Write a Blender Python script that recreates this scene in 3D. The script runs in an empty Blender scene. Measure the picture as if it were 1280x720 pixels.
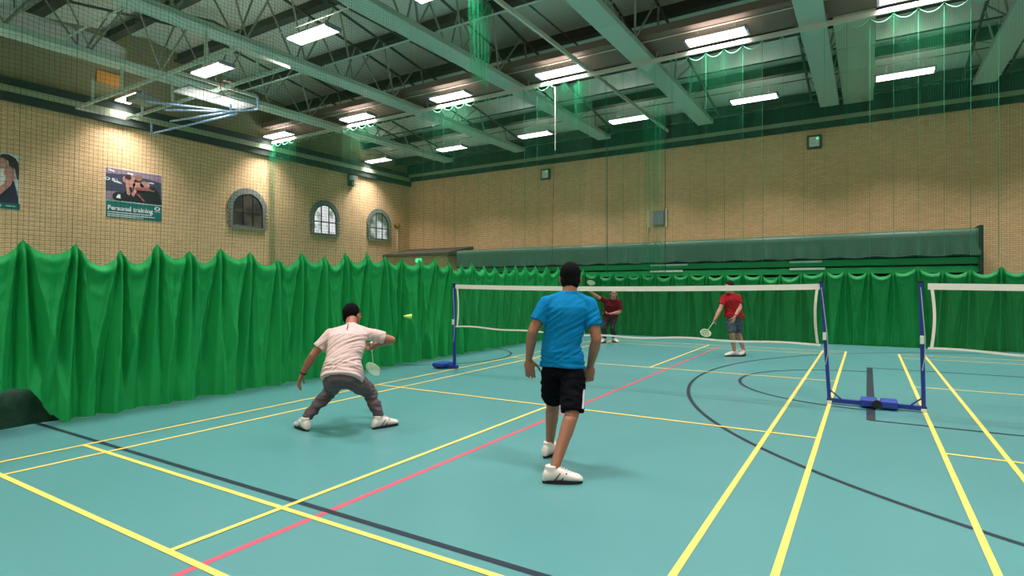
import bpy, bmesh, math, random
import numpy as np
from mathutils import Vector, Matrix, noise as mnoise
random.seed(7)
PI = math.pi
S = bpy.context.scene
COL = S.collection
V = Vector

# ------------------------------------------------------------------ materials
def srgb(r, g, b):
    def f(c):
        c /= 255.0
        return c / 12.92 if c <= 0.04045 else ((c + 0.055) / 1.055) ** 2.4
    return (f(r), f(g), f(b), 1.0)

def mat(name, rgb, rough=0.6, metal=0.0, noise=0.0, nscale=8.0, bump=0.0, bscale=60.0, spec=0.5, emit=None, estr=0.0, coat=0.0, nstretch=None, trans=0.0):
    m = bpy.data.materials.new(name); m.use_nodes = True
    nt = m.node_tree; b = nt.nodes['Principled BSDF']
    c = srgb(*rgb)
    b.inputs['Base Color'].default_value = c
    b.inputs['Roughness'].default_value = rough
    b.inputs['Metallic'].default_value = metal
    b.inputs['Specular IOR Level'].default_value = spec
    if trans:
        tl = nt.nodes.new('ShaderNodeBsdfTranslucent'); tl.inputs[0].default_value = c; mxs = nt.nodes.new('ShaderNodeMixShader'); mxs.inputs[0].default_value = trans
        nt.links.new(b.outputs[0], mxs.inputs[1]); nt.links.new(tl.outputs[0], mxs.inputs[2]); nt.links.new(mxs.outputs[0], nt.nodes['Material Output'].inputs[0])
    if coat: b.inputs['Coat Weight'].default_value = coat
    tc = nt.nodes.new('ShaderNodeTexCoord')
    if noise > 0:
        n = nt.nodes.new('ShaderNodeTexNoise'); n.inputs['Scale'].default_value = nscale; n.inputs['Detail'].default_value = 4
        src = tc.outputs['Object']
        if nstretch:
            mp = nt.nodes.new('ShaderNodeMapping'); mp.inputs['Scale'].default_value = nstretch
            nt.links.new(src, mp.inputs['Vector']); src = mp.outputs['Vector']
        nt.links.new(src, n.inputs['Vector'])
        r = nt.nodes.new('ShaderNodeMix'); r.data_type = 'RGBA'
        r.inputs[6].default_value = tuple(x * (1 - noise) for x in c[:3]) + (1,)
        r.inputs[7].default_value = tuple(min(1, x * (1 + noise)) for x in c[:3]) + (1,)
        nt.links.new(n.outputs['Fac'], r.inputs[0]); nt.links.new(r.outputs[2], b.inputs['Base Color'])
    if bump > 0:
        n2 = nt.nodes.new('ShaderNodeTexNoise'); n2.inputs['Scale'].default_value = bscale
        nt.links.new(tc.outputs['Object'], n2.inputs['Vector'])
        bp = nt.nodes.new('ShaderNodeBump'); bp.inputs['Strength'].default_value = bump; bp.inputs['Distance'].default_value = 0.01
        nt.links.new(n2.outputs['Fac'], bp.inputs['Height']); nt.links.new(bp.outputs['Normal'], b.inputs['Normal'])
    if emit:
        b.inputs['Emission Color'].default_value = srgb(*emit); b.inputs['Emission Strength'].default_value = estr
    return m

def brick_mat(name, c1, c2, mortar, swap):
    m = bpy.data.materials.new(name); m.use_nodes = True
    nt = m.node_tree; b = nt.nodes['Principled BSDF']; b.inputs['Roughness'].default_value = 0.85
    tc = nt.nodes.new('ShaderNodeTexCoord'); sp = nt.nodes.new('ShaderNodeSeparateXYZ'); cb = nt.nodes.new('ShaderNodeCombineXYZ')
    nt.links.new(tc.outputs['Object'], sp.inputs[0])
    nt.links.new(sp.outputs['Y' if swap else 'X'], cb.inputs[0]); nt.links.new(sp.outputs['Z'], cb.inputs[1])
    br = nt.nodes.new('ShaderNodeTexBrick')
    br.inputs['Scale'].default_value = 1.0; br.inputs['Brick Width'].default_value = 0.225; br.inputs['Row Height'].default_value = 0.075
    br.inputs['Mortar Size'].default_value = 0.007; br.inputs['Mortar Smooth'].default_value = 0.3
    br.inputs['Color1'].default_value = srgb(*c1); br.inputs['Color2'].default_value = srgb(*c2); br.inputs['Mortar'].default_value = srgb(*mortar)
    nt.links.new(cb.outputs[0], br.inputs['Vector'])
    n = nt.nodes.new('ShaderNodeTexNoise'); n.inputs['Scale'].default_value = 1.3; n.inputs['Detail'].default_value = 5
    nt.links.new(tc.outputs['Object'], n.inputs['Vector'])
    mx = nt.nodes.new('ShaderNodeMix'); mx.data_type = 'RGBA'; mx.blend_type = 'MULTIPLY'; mx.inputs[0].default_value = 0.35
    nt.links.new(br.outputs['Color'], mx.inputs[6]); nt.links.new(n.outputs['Color'], mx.inputs[7])
    gray = nt.nodes.new('ShaderNodeMapRange'); gray.inputs[3].default_value = 0.8; gray.inputs[4].default_value = 1.1
    nt.links.new(n.outputs['Fac'], gray.inputs[0]); nt.links.new(gray.outputs[0], mx.inputs[7])
    nt.links.new(mx.outputs[2], b.inputs['Base Color'])
    bp = nt.nodes.new('ShaderNodeBump'); bp.inputs['Strength'].default_value = 0.4; bp.inputs['Distance'].default_value = 0.01; bp.invert = True
    nt.links.new(br.outputs['Fac'], bp.inputs['Height']); nt.links.new(bp.outputs['Normal'], b.inputs['Normal'])
    return m

def mesh_mat(name, rgb, pitch, w, rope=0.0, ropew=0.01, fill=0.0):
    """knotted netting: cords on a see-through grid, from the sheet's own UVs (in metres)"""
    m = bpy.data.materials.new(name); m.use_nodes = True
    nt = m.node_tree; nt.nodes.clear(); L = nt.links
    out = nt.nodes.new('ShaderNodeOutputMaterial')
    uv = nt.nodes.new('ShaderNodeUVMap'); sp = nt.nodes.new('ShaderNodeSeparateXYZ'); L.new(uv.outputs[0], sp.inputs[0])
    def math_(op, a, b=None):
        n = nt.nodes.new('ShaderNodeMath'); n.operation = op
        for i, x in enumerate((a, b)):
            if x is None: continue
            if isinstance(x, (int, float)): n.inputs[i].default_value = x
            else: L.new(x, n.inputs[i])
        return n.outputs[0]
    def line(src, p, ww): return math_('LESS_THAN', math_('FRACT', math_('DIVIDE', src, p)), ww / p)
    k = math_('MAXIMUM', line(sp.outputs[0], pitch, w), line(sp.outputs[1], pitch, w))
    if rope: k = math_('MAXIMUM', k, line(sp.outputs[0], rope, ropew))
    if fill: k = math_('MAXIMUM', k, fill)
    d = nt.nodes.new('ShaderNodeBsdfDiffuse'); d.inputs[0].default_value = srgb(*rgb)
    t2 = nt.nodes.new('ShaderNodeBsdfTranslucent'); t2.inputs[0].default_value = srgb(*rgb)
    ms = nt.nodes.new('ShaderNodeMixShader'); ms.inputs[0].default_value = 0.4
    L.new(d.outputs[0], ms.inputs[1]); L.new(t2.outputs[0], ms.inputs[2])
    tr = nt.nodes.new('ShaderNodeBsdfTransparent')
    mm = nt.nodes.new('ShaderNodeMixShader'); L.new(k, mm.inputs[0]); L.new(tr.outputs[0], mm.inputs[1]); L.new(ms.outputs[0], mm.inputs[2])
    L.new(mm.outputs[0], out.inputs[0])
    return m

def emis(name, rgb, s):
    m = bpy.data.materials.new(name); m.use_nodes = True
    nt = m.node_tree; nt.nodes.clear()
    e = nt.nodes.new('ShaderNodeEmission'); e.inputs[0].default_value = srgb(*rgb); e.inputs[1].default_value = s
    o = nt.nodes.new('ShaderNodeOutputMaterial'); nt.links.new(e.outputs[0], o.inputs[0])
    return m

M = dict(
    floor=mat('teal_sports_floor', (86, 143, 145), 0.32, noise=0.05, nscale=0.9, bump=0.03, bscale=120, spec=0.5),
    yellow=mat('yellow_line_paint', (250, 212, 106), 0.4), cream=mat('cream_line_paint', (250, 232, 160), 0.4),
    black_line=mat('black_line_paint', (34, 46, 60), 0.4), red_line=mat('red_line_paint', (206, 84, 104), 0.4),
    brick_left=brick_mat('tan_brick_left', (244, 204, 156), (232, 188, 140), (184, 152, 116), True),
    brick_back=brick_mat('tan_brick_back', (246, 204, 156), (232, 188, 138), (190, 156, 120), False),
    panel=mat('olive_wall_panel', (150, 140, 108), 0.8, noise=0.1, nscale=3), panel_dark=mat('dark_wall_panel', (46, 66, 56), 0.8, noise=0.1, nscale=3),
    cornice_dark=mat('dark_steel_channel', (44, 54, 50), 0.7), cornice_light=mat('pale_steel_flange', (150, 158, 128), 0.6),
    deck=mat('grey_roof_deck', (200, 206, 190), 0.75, noise=0.06, nscale=2), purlin=mat('dark_purlin', (58, 62, 52), 0.8),
    steel=mat('pale_green_painted_steel', (176, 200, 184), 0.45, noise=0.04, nscale=3), steel_web=mat('grey_painted_steel', (140, 148, 134), 0.5),
    steel_dark=mat('dull_dark_steel', (70, 76, 66), 0.6),
    duct=mat('silver_duct', (238, 242, 244), 0.35, metal=0.0, noise=0.1, nscale=5), duct_beige=mat('beige_sheet_duct', (176, 184, 160), 0.6),
    walkway=mat('brown_grey_walkway', (128, 108, 96), 0.75, noise=0.08, nscale=2), rail=mat('pale_rail', (205, 205, 190), 0.5),
    lamp_body=mat('white_lamp_housing', (226, 226, 232), 0.4), lamp_end=mat('grey_lamp_end', (150, 148, 168), 0.5),
    diffuser=emis('lit_diffuser', (255, 250, 246), 5.5),
    curtain=mat('green_curtain_cloth', (25, 164, 84), 0.62, noise=0.05, nscale=4, bump=0.02, bscale=900, spec=0.3),
    curtain_back=mat('green_back_curtain_cloth', (20, 140, 70), 0.62, noise=0.05, nscale=4, spec=0.3),
    net=mesh_mat('green_knotted_netting', (44, 150, 104), 0.05, 0.0030, 0.5, 0.008),
    net_left=mesh_mat('green_side_netting', (50, 84, 58), 0.05, 0.0030, 0.5, 0.005),
    net_dense=mesh_mat('gathered_netting', (40, 160, 110), 0.04, 0.0045, 0.25, 0.006),
    badnet=mesh_mat('brown_badminton_mesh', (60, 52, 46), 0.02, 0.0016),
    tape=mat('white_net_tape', (244, 236, 226), 0.6), cord_blue=mat('pale_cord', (170, 180, 190), 0.6),
    post=mat('royal_blue_post', (26, 48, 140), 0.35, spec=0.6), post_w=mat('blue_cast_weight', (34, 62, 158), 0.5, noise=0.1),
    rubber=mat('black_rubber', (26, 28, 32), 0.7), chrome=mat('steel_fitting', (170, 175, 180), 0.3, metal=0.9),
    tarp=mat('dark_green_tarpaulin', (62, 98, 80), 0.5, noise=0.08, nscale=3), tarp_edge=mat('dark_tarp_edge', (24, 44, 36), 0.7),
    rail_green=mat('bright_green_board', (24, 156, 82), 0.5), white=mat('white_plate', (225, 232, 220), 0.5), gap=mat('dark_gap', (16, 40, 28), 0.9),
    roof_brown=mat('dark_brown_felt_roof', (84, 74, 62), 0.8, noise=0.1), sign_green=mat('green_exit_sign', (40, 190, 120), 0.4, emit=(90, 230, 160), estr=1.2),
    frame_black=mat('black_window_frame', (30, 32, 30), 0.5), stone=mat('grey_arch_brick', (128, 132, 126), 0.8, noise=0.15, nscale=14),
    grey_box=mat('grey_plastic_box', (72, 74, 70), 0.5), pipe=mat('white_pipe', (214, 206, 180), 0.5), brass=mat('brass_bell', (176, 142, 70), 0.4, metal=0.6),
    orange=mat('orange_plywood', (214, 150, 74), 0.6), heap=mat('dark_green_net_and_shade', (18, 62, 44), 0.85, noise=0.3, nscale=9, bump=0.4, bscale=30),
    board=mat('white_backboard', (240, 240, 238), 0.4, trans=.55), bluew=mat('bluish_white_tube', (170, 196, 240), 0.4), hoop=mat('red_hoop', (190, 60, 40), 0.4),
    skin=mat('tanned_skin', (156, 104, 80), 0.5, noise=0.06, nscale=20), skin2=mat('warm_skin', (168, 108, 84), 0.5, noise=0.06, nscale=20),
    skin3=mat('fair_skin', (206, 142, 122), 0.5, noise=0.05, nscale=20),
    hair=mat('black_hair', (18, 15, 17), 0.9, bump=0.6, bscale=160, spec=.12), hair2=mat('dark_brown_hair', (40, 28, 25), 0.9, bump=0.5, bscale=160, spec=.12),
    tee_blue=mat('turquoise_shirt', (4, 120, 176), 0.85, spec=.12, noise=0.06, nscale=9), tee_white=mat('pinkish_white_shirt', (216, 188, 184), 0.85, spec=.15, noise=0.04, nscale=7),
    tee_maroon=mat('maroon_shirt', (104, 28, 38), 0.85, spec=.1, noise=0.1), tee_red=mat('red_shirt', (172, 34, 40), 0.85, spec=.1, noise=0.1),
    shorts_black=mat('black_shorts', (12, 13, 20), 0.9, spec=.08), trousers=mat('grey_brown_trousers', (92, 78, 82), 0.8, noise=0.12, nscale=10),
    trousers2=mat('dark_grey_trousers', (50, 54, 50), 0.8, noise=0.1), shorts_grey=mat('blue_grey_shorts', (66, 88, 100), 0.8, noise=0.1),
    shoe=mat('white_trainer_leather', (228, 216, 210), 0.5, noise=0.06, nscale=30), sole=mat('black_sole', (30, 24, 32), 0.7), sock_b=mat('black_sock', (18, 18, 24), 0.8),
    trim_dark=mat('dark_trim', (50, 40, 60), 0.6), stripe=mat('white_stripe', (214, 208, 222), 0.7),
    racket=mat('pale_racket_frame', (206, 222, 190), 0.4), string=mat('pale_strings', (214, 226, 196), 0.5), grip=mat('white_grip', (214, 210, 200), 0.7),
    eye=mat('dark_eye', (20, 14, 12), 0.3), eye_white=mat('eye_white', (220, 214, 208), 0.4), lip=mat('lip', (150, 84, 78), 0.5),
    shuttle=mat('yellow_green_shuttle', (186, 232, 90), 0.5),
)

# ------------------------------------------------------------------ helpers
def link(name, me, m, parent=None, smooth=False):
    o = bpy.data.objects.new(name, me); COL.objects.link(o)
    if m is not None and not me.materials: me.materials.append(m)
    if smooth:
        me.shade_smooth()
    if parent is not None: o.parent = parent
    return o
def obj(name, bm, m, parent=None, smooth=False):
    me = bpy.data.meshes.new(name); bmesh.ops.recalc_face_normals(bm, faces=bm.faces); bm.to_mesh(me); bm.free()
    return link(name, me, m, parent, smooth)
def tag(o, label=None, cat=None, group=None, kind=None):
    if label: o['label'] = label
    if cat: o['category'] = cat
    if group: o['group'] = group
    if kind: o['kind'] = kind
    return o
def thing(name, label, cat, loc=(0, 0, 0), group=None, rz=0.0):
    o = bpy.data.objects.new(name, None); COL.objects.link(o); o.location = loc; o.rotation_euler = (0, 0, rz); o.empty_display_size = 0.2
    return tag(o, label, cat, group)
def struct(name, bm, m, parent=None, label=None):
    o = obj(name, bm, m, parent)
    if parent is None: o['kind'] = 'structure'
    if label: o['label'] = label
    return o
def B(): return bmesh.new()
def box(bm, x0, x1, y0, y1, z0, z1, bev=0.0):
    r = bmesh.ops.create_cube(bm, size=1.0)
    vs = r['verts']
    for v in vs:
        v.co = V(((x0 + x1) / 2 + v.co.x * (x1 - x0), (y0 + y1) / 2 + v.co.y * (y1 - y0), (z0 + z1) / 2 + v.co.z * (z1 - z0)))
    if bev:
        es = list({e for v in vs for e in v.link_edges})
        bmesh.ops.bevel(bm, geom=es, offset=bev, segments=2, affect='EDGES', profile=0.5)
    return bm
def frame_of(d):
    d = V(d).normalized(); a = V((0, 0, 1)) if abs(d.z) < 0.9 else V((1, 0, 0))
    x = a.cross(d).normalized(); return x, d.cross(x)
def rings(bm, rs, n=16, caps=True):
    """rs: list of (centre, axis_a (scaled), axis_b (scaled))"""
    prev = None; first = last = None
    for c, a, b in rs:
        c = V(c); ring = [bm.verts.new(c + a * math.cos(2 * PI * i / n) + b * math.sin(2 * PI * i / n)) for i in range(n)]
        if prev:
            for i in range(n): bm.faces.new((prev[i], prev[(i + 1) % n], ring[(i + 1) % n], ring[i]))
        else: first = ring
        prev = ring; last = ring
    if caps: bm.faces.new(list(reversed(first))); bm.faces.new(last)
    return bm
def tube(bm, p0, p1, r0, r1=None, n=10):
    p0, p1 = V(p0), V(p1); r1 = r0 if r1 is None else r1
    x, y = frame_of(p1 - p0)
    return rings(bm, [(p0, x * r0, y * r0), (p1, x * r1, y * r1)], n)
def beam(bm, p0, p1, w, h):
    """rectangular bar, w sideways, h up"""
    p0, p1 = V(p0), V(p1); d = (p1 - p0).normalized(); up = V((0, 0, 1)) if abs(d.z) < 0.95 else V((0, 1, 0))
    x = d.cross(up).normalized() * w / 2; y = x.normalized().cross(d) * h / 2
    vs = [[bm.verts.new(p + sx * x + sy * y) for sx, sy in ((-1, -1), (1, -1), (1, 1), (-1, 1))] for p in (p0, p1)]
    for i in range(4): bm.faces.new((vs[0][i], vs[0][(i + 1) % 4], vs[1][(i + 1) % 4], vs[1][i]))
    bm.faces.new(list(reversed(vs[0]))); bm.faces.new(vs[1]); return bm
def path_tube(bm, pts, r, n=8, closed=False):
    pts = [V(p) for p in pts]; N = len(pts); rs = []
    prev_x = None
    for i, p in enumerate(pts):
        a = pts[(i - 1) % N] if (closed or i > 0) else p; b = pts[(i + 1) % N] if (closed or i < N - 1) else p
        d = (b - a).normalized()
        if prev_x is None: x, y = frame_of(d)
        else:
            x = (prev_x - d * prev_x.dot(d)).normalized(); y = d.cross(x)
        prev_x = x; rr = r[i] if isinstance(r, (list, tuple)) else r
        rs.append((p, x * rr, y * rr))
    if closed: rs.append(rs[0])
    return rings(bm, rs, n, caps=not closed)
def capsule(bm, p0, p1, r0, r1, n=18, sx=1.0, axis=None):
    """tapered limb with round ends; axis/sx squash it along one side"""
    p0, p1 = V(p0), V(p1); d = (p1 - p0); L = d.length; d.normalize()
    if axis is not None:
        x = (V(axis) - d * V(axis).dot(d)).normalized(); y = d.cross(x)
    else: x, y = frame_of(d)
    rs = []
    for k in range(5):
        a = PI / 2 * (1 - k / 4.0) * 0.98; rs.append((p0 - d * r0 * math.sin(a), x * r0 * math.cos(a) * sx, y * r0 * math.cos(a)))
    for k in range(1, 5):
        t = k / 5.0; r = r0 + (r1 - r0) * t; rs.append((p0 + d * L * t, x * r * sx, y * r))
    for k in range(5):
        a = PI / 2 * (k / 4.0) * 0.98; rs.append((p1 + d * r1 * math.sin(a), x * r1 * math.cos(a) * sx, y * r1 * math.cos(a)))
    return rings(bm, rs, n)
def ellipsoid(bm, c, ax, ay, az, n=20, m=12):
    """ax, ay, az: scaled axis vectors"""
    rs = []
    for k in range(m + 1):
        a = -PI / 2 + PI * k / m; a *= 0.985
        rs.append((V(c) + az * math.sin(a), ax * math.cos(a), ay * math.cos(a)))
    return rings(bm, rs, n)
def fuse(bm, vox, it=4, disp=None, trim=None):
    """one continuous skin around everything in bm"""
    bmesh.ops.recalc_face_normals(bm, faces=bm.faces)
    me = bpy.data.meshes.new('tmp'); bm.to_mesh(me); bm.free()
    o = bpy.data.objects.new('tmp', me); COL.objects.link(o)
    r = o.modifiers.new('r', 'REMESH'); r.mode = 'VOXEL'; r.voxel_size = vox; r.adaptivity = 0
    s = o.modifiers.new('s', 'SMOOTH'); s.factor = 0.5; s.iterations = it
    dg = bpy.context.evaluated_depsgraph_get(); dg.update()
    out = bpy.data.meshes.new_from_object(o.evaluated_get(dg))
    bpy.data.objects.remove(o); bpy.data.meshes.remove(me)
    if disp is not None:
        nrm = [v.normal.copy() for v in out.vertices]
        for v, n in zip(out.vertices, nrm): v.co += n * disp(v.co)
        out.update()
    out.shade_smooth()
    return out
def grid_mesh(name, P, UV=None):
    """P: rows x cols x 3 numpy"""
    r, c = P.shape[:2]
    idx = np.arange(r * c).reshape(r, c)
    f = np.stack([idx[:-1, :-1], idx[:-1, 1:], idx[1:, 1:], idx[1:, :-1]], -1).reshape(-1, 4)
    me = bpy.data.meshes.new(name); me.from_pydata(P.reshape(-1, 3).tolist(), [], f.tolist())
    if UV is not None:
        uvl = me.uv_layers.new(name='UVMap'); U = UV.reshape(-1, 2)
        uvl.data.foreach_set('uv', U[f.reshape(-1)].astype(np.float32).reshape(-1))
    me.shade_smooth(); return me

# ------------------------------------------------------------------ room shell
XL, XR, YB, YF, ZC = -20.55, 14.0, 18.2, -12.0, 11.35
struct('floor', box(B(), XL - .3, XR + .3, YF - .3, YB + .3, -0.12, 0), M['floor'], label='teal sports hall floor with coloured court lines')
YR = 3.1
def zr(y): return 9.0 + .152 * (15.1 - abs(y - YR))
bm = B(); cs = [(YF - .3, zr(YF - .3)), (YR, zr(YR)), (YB + .3, zr(YB + .3))]
prof = cs + [(y, z + .15) for y, z in reversed(cs)]
a_ = [bm.verts.new((XL - .3, y, z)) for y, z in prof]; b_ = [bm.verts.new((XR + .3, y, z)) for y, z in prof]
for i in range(6): bm.faces.new((a_[i], a_[(i + 1) % 6], b_[(i + 1) % 6], b_[i]))
bm.faces.new(a_[:2] + a_[4:]); bm.faces.new(a_[1:5]); bm.faces.new(b_[:2] + b_[4:]); bm.faces.new(b_[1:5])
struct('ceiling', bm, M['deck'], label='grey sloping roof deck above the trusses')
def wall(name, m, pm, x0, x1, y0, y1, zt, label):
    w = struct(name, box(B(), x0, x1, y0, y1, 0, zt), m, label=label)
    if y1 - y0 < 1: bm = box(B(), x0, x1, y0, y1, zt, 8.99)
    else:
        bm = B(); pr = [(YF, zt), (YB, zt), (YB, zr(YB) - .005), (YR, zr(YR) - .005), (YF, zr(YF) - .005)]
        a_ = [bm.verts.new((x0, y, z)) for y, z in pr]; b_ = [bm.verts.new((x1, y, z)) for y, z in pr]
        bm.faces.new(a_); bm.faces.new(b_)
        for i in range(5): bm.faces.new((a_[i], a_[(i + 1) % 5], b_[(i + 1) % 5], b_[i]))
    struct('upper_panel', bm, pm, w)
    return w
wall('wall_left', M['brick_left'], M['panel'], XL - .3, XL, YF - .3, YB + .3, 7.9, 'tan brick left wall')
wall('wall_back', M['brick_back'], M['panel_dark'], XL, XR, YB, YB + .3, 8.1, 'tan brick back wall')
wall('wall_right', M['brick_left'], M['panel'], XR, XR + .3, YF - .3, YB + .3, 7.9, 'tan brick right wall')
wall('wall_front', M['brick_back'], M['panel'], XL, XR, YF - .3, YF, 7.9, 'tan brick wall behind the camera')
def cornice(n, mk, z0, z1, deep, side):
    bm = B()
    if side == 'left': box(bm, XL, XL + deep, YF, YB, z0, z1)
    else: box(bm, XL, XR, YB - deep, YB, z0, z1)
    struct('trim_%d' % n, bm, M[mk])
cornice(1, 'cornice_dark', 7.66, 7.94, .16, 'left'); cornice(2, 'cornice_light', 7.94, 8.14, .22, 'left'); cornice(3, 'cornice_dark', 8.14, 8.42, .18, 'left')
cornice(4, 'cornice_dark', 7.93, 8.17, .16, 'back'); cornice(5, 'cornice_light', 8.17, 8.33, .24, 'back'); cornice(6, 'cornice_dark', 8.33, 8.95, .18, 'back')
# roof purlins
k = 7
for y in [17.05 - 2.55 * i for i in range(12)]:
    z = zr(y) - .03; bm = B(); box(bm, XL, XR, y - .16, y + .16, z - .36, z - .30); box(bm, XL, XR, y - .04, y + .04, z - .30, z - .01)
    struct('trim_%d' % k, bm, M['purlin']); k += 1

# ------------------------------------------------------------------ floor lines
def lines(name, m, segs, arcs=(), z=0.001, w=0.04, lab=None):
    bm = B()
    for (x0, y0, x1, y1) in segs:
        z += .00008
        d = V((x1 - x0, y1 - y0, 0)).normalized(); s = V((-d.y, d.x, 0)) * w / 2
        a, b = V((x0, y0, z)), V((x1, y1, z)); e = d * w / 2
        bm.faces.new([bm.verts.new(q) for q in (a - e - s, b + e - s, b + e + s, a - e + s)])
    for (cx, cy, r, a0, a1) in arcs:
        n = max(24, int(abs(a1 - a0) * r / 0.1)); pr = None
        for i in range(n + 1):
            a = a0 + (a1 - a0) * i / n; q = [bm.verts.new((cx + (r + s * w / 2) * math.cos(a), cy + (r + s * w / 2) * math.sin(a), z)) for s in (-1, 1)]
            if pr: bm.faces.new((pr[0], pr[1], q[1], q[0]))
            pr = q
    me = bpy.data.meshes.new(name); bm.to_mesh(me); bm.free()
    o = link(name, me, m, bpy.data.objects['floor']); o['label'] = lab
    return o
lines('red_court_line', M['red_line'], [(.32, -7.6, .32, 6.4)], z=0.001, w=.05, lab='red court line along the hall')
lines('black_court_lines', M['black_line'], [(-12, -5.79, 13, -5.79), (3.48, -.82, 3.48, 3.98), (3.48, -.82, 9.1, -.82), (3.48, 3.98, 9.1, 3.98), (13, -5.79, 13, 9)],
      [(7.5, 1.58, 6.47, PI * .5, PI * 1.5), (3.48, 1.58, 1.8, PI * .5, PI * 1.5), (-4.93, 1.58, 1.8, 0, 2 * PI)], z=0.002, w=.05, lab='black basketball court lines and arcs')
def court(cx, name, lab):
    s = []
    for x in (-3.03, -2.57, 2.57, 3.03): s.append((cx + x, -6.68, cx + x, 6.68))
    for y in (-6.68, -5.92, -1.98, 1.98, 5.92, 6.68): s.append((cx - 3.03, y, cx + 3.03, y))
    s += [(cx, -6.68, cx, -1.98), (cx, 1.98, cx, 6.68)]
    lines(name, M['yellow'], s, z=0.003, w=.042, lab=lab)
court(0, 'badminton_court_lines', 'yellow badminton court lines under the players')
court(7.06, 'badminton_court_lines', 'yellow badminton court lines of the right-hand court')
lines('black_strip', M['black_line'], [(3.48, -.78, 3.48, 3.95)], z=0.0035, w=.09, lab='wider black strip between the courts')

# ------------------------------------------------------------------ roof trusses
ZB = 8.5
TX = [2.2 + 4.7 * i for i in range(-4, 3)]
strut_me = None
def strut_mesh(dx, dy, h):
    return tube(B(), (0, 0, 0), (dx, dy, h), 0.032, n=6)
strut_cache = {}
ends = ['nearest the left wall', 'second from the left wall', 'third from the left wall', 'fourth from the left wall', 'fifth from the left wall, right of the beige duct\'s left edge', 'sixth from the left wall, at the upper right corner of the photo', 'seventh from the left wall, out beyond the right court']
ends = ['nearest the left wall', 'second from left wall', 'third from left wall', 'fourth from left wall', 'fifth from left, beside beige duct', 'sixth from left, upper right corner', 'seventh from left, above right court']
def truss(i, x):
    t = thing('roof_truss', 'pale green roof truss with flat bottom beam, ' + ends[i], 'roof truss', (x, 0, ZB), 'roof trusses running towards the back wall')
    bm = B(); box(bm, -.325, .325, YF + .05, 17.1, 0, .16, .01)
    for y in (-6, 0, 6, 12): box(bm, -.33, .33, y, y + .02, -.004, .165)
    obj('bottom_chord', bm, M['steel'], t)
    for s in (-1, 1): obj('top_chord', path_tube(B(), [(s * .6, y_, zr(y_) - .47 - ZB) for y_ in (YF + .05, YR, 17.0)], .045, 8), M['steel_dark'], t)
    y = -8.5; j = 0
    while y < 16.8:
        for s in (-1, 1):
            for q in (-1, 1):
                key = (s, q)
                hh = (zr(y + q * .8) - .47 - ZB - .15) / 2.0
                if hh < .08: continue
                if key not in strut_cache:
                    o = obj('web_strut', strut_mesh(s * .35, q * .9, 2.0), M['steel_web'], t); strut_cache[key] = o.data
                else: o = link('web_strut', strut_cache[key], None, t)
                o.location = (s * .25, y, .15); o.scale = (1, 1, hh)
        y += 2.0
    return t
for i, x in enumerate(TX): truss(i, x)
# cross braces between trusses (dark tubes parallel to the trusses and pale tubes across)
def tie(p0, p1, m, lab, r=.03):
    t = obj('roof_tie', tube(B(), p0, p1, r, n=8), M[m]); tag(t, lab, 'roof tie', 'thin ties between the roof trusses')
for i in range(5):
    x0, x1 = TX[i] + .35, TX[i + 1] - .35
    for j, y in enumerate((-1.2, 4.2, 11.6)):
        if j == 0 and i > 2: continue
        tie((x0, y, 8.72), (x1, y, 8.72), 'steel_dark' if j == 2 else 'steel', 'thin tie tube in %s roof bay from left, %s' % (['first', 'second', 'third', 'fourth', 'fifth'][i], ['before nearest lamps', 'between near and middle lamps', 'between middle and far lamps'][j]))
for i, x in enumerate((-14.2, -9.5, -4.9)):
    tie((x, -3.0, 9.7), (x, 12.0, 9.7), 'steel_dark', 'thin dark tube running lengthwise in the %s roof bay' % ['second', 'third', 'fourth'][i], .028)

# ducts, walkway, panel
t = thing('ventilation_duct', 'long silver round duct above the roof beam nearest the left wall', 'duct', (-17.35, 0, 9.15))
obj('pipe', path_tube(B(), [(0, -4.4, 0), (0, .3, 0), (0, .8, -.05)], [.38, .38, .30], n=28), M['duct'], t, True)
for y in (-4.2, -2.6, -.6):
    bm = B(); path_tube(bm, [(.39 * math.cos(a), y, .39 * math.sin(a)) for a in [2 * PI * i / 28 for i in range(28)]], .03, 6, True); obj('joint_ring', bm, M['lamp_end'], t, True)
obj('hanger', tube(B(), (0, -2, .37), (0, -2, 1.1), .015, n=6), M['steel_dark'], t)
obj('hanger', tube(B(), (0, -4, .37), (0, -4, .8), .015, n=6), M['steel_dark'], t)
t = thing('ventilation_duct', 'wide beige rectangular duct beside the fifth roof beam, running to the back wall', 'duct', (3.15, 13.6, 8.67))
obj('casing', box(B(), -.5, .5, -4.0, 4.2, 0, .28, .015), M['duct_beige'], t)
for y in (-2, 0.2, 2.4): obj('flange', box(B(), -.52, .52, y, y + .05, -.015, .30), M['duct_beige'], t)
t = thing('roof_walkway', 'broad brown service walkway under the roof above the middle lamp row', 'walkway', (-3.3, 8.75, 8.9))
obj('deck', box(B(), -17.1, 17.1, -.75, .85, 0, .06), M['walkway'], t)
for s in (-.75, .85): obj('edge_rail', box(B(), -17.1, 17.1, s - .03, s + .03, -.02, .2), M['walkway'], t)
t = obj('plywood_board', box(B(), XL, XL + .06, 1.35, 2.15, 9.08, 9.5), M['orange'])
tag(t, 'orange plywood board fixed high on the left wall under the roof', 'board')

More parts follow.
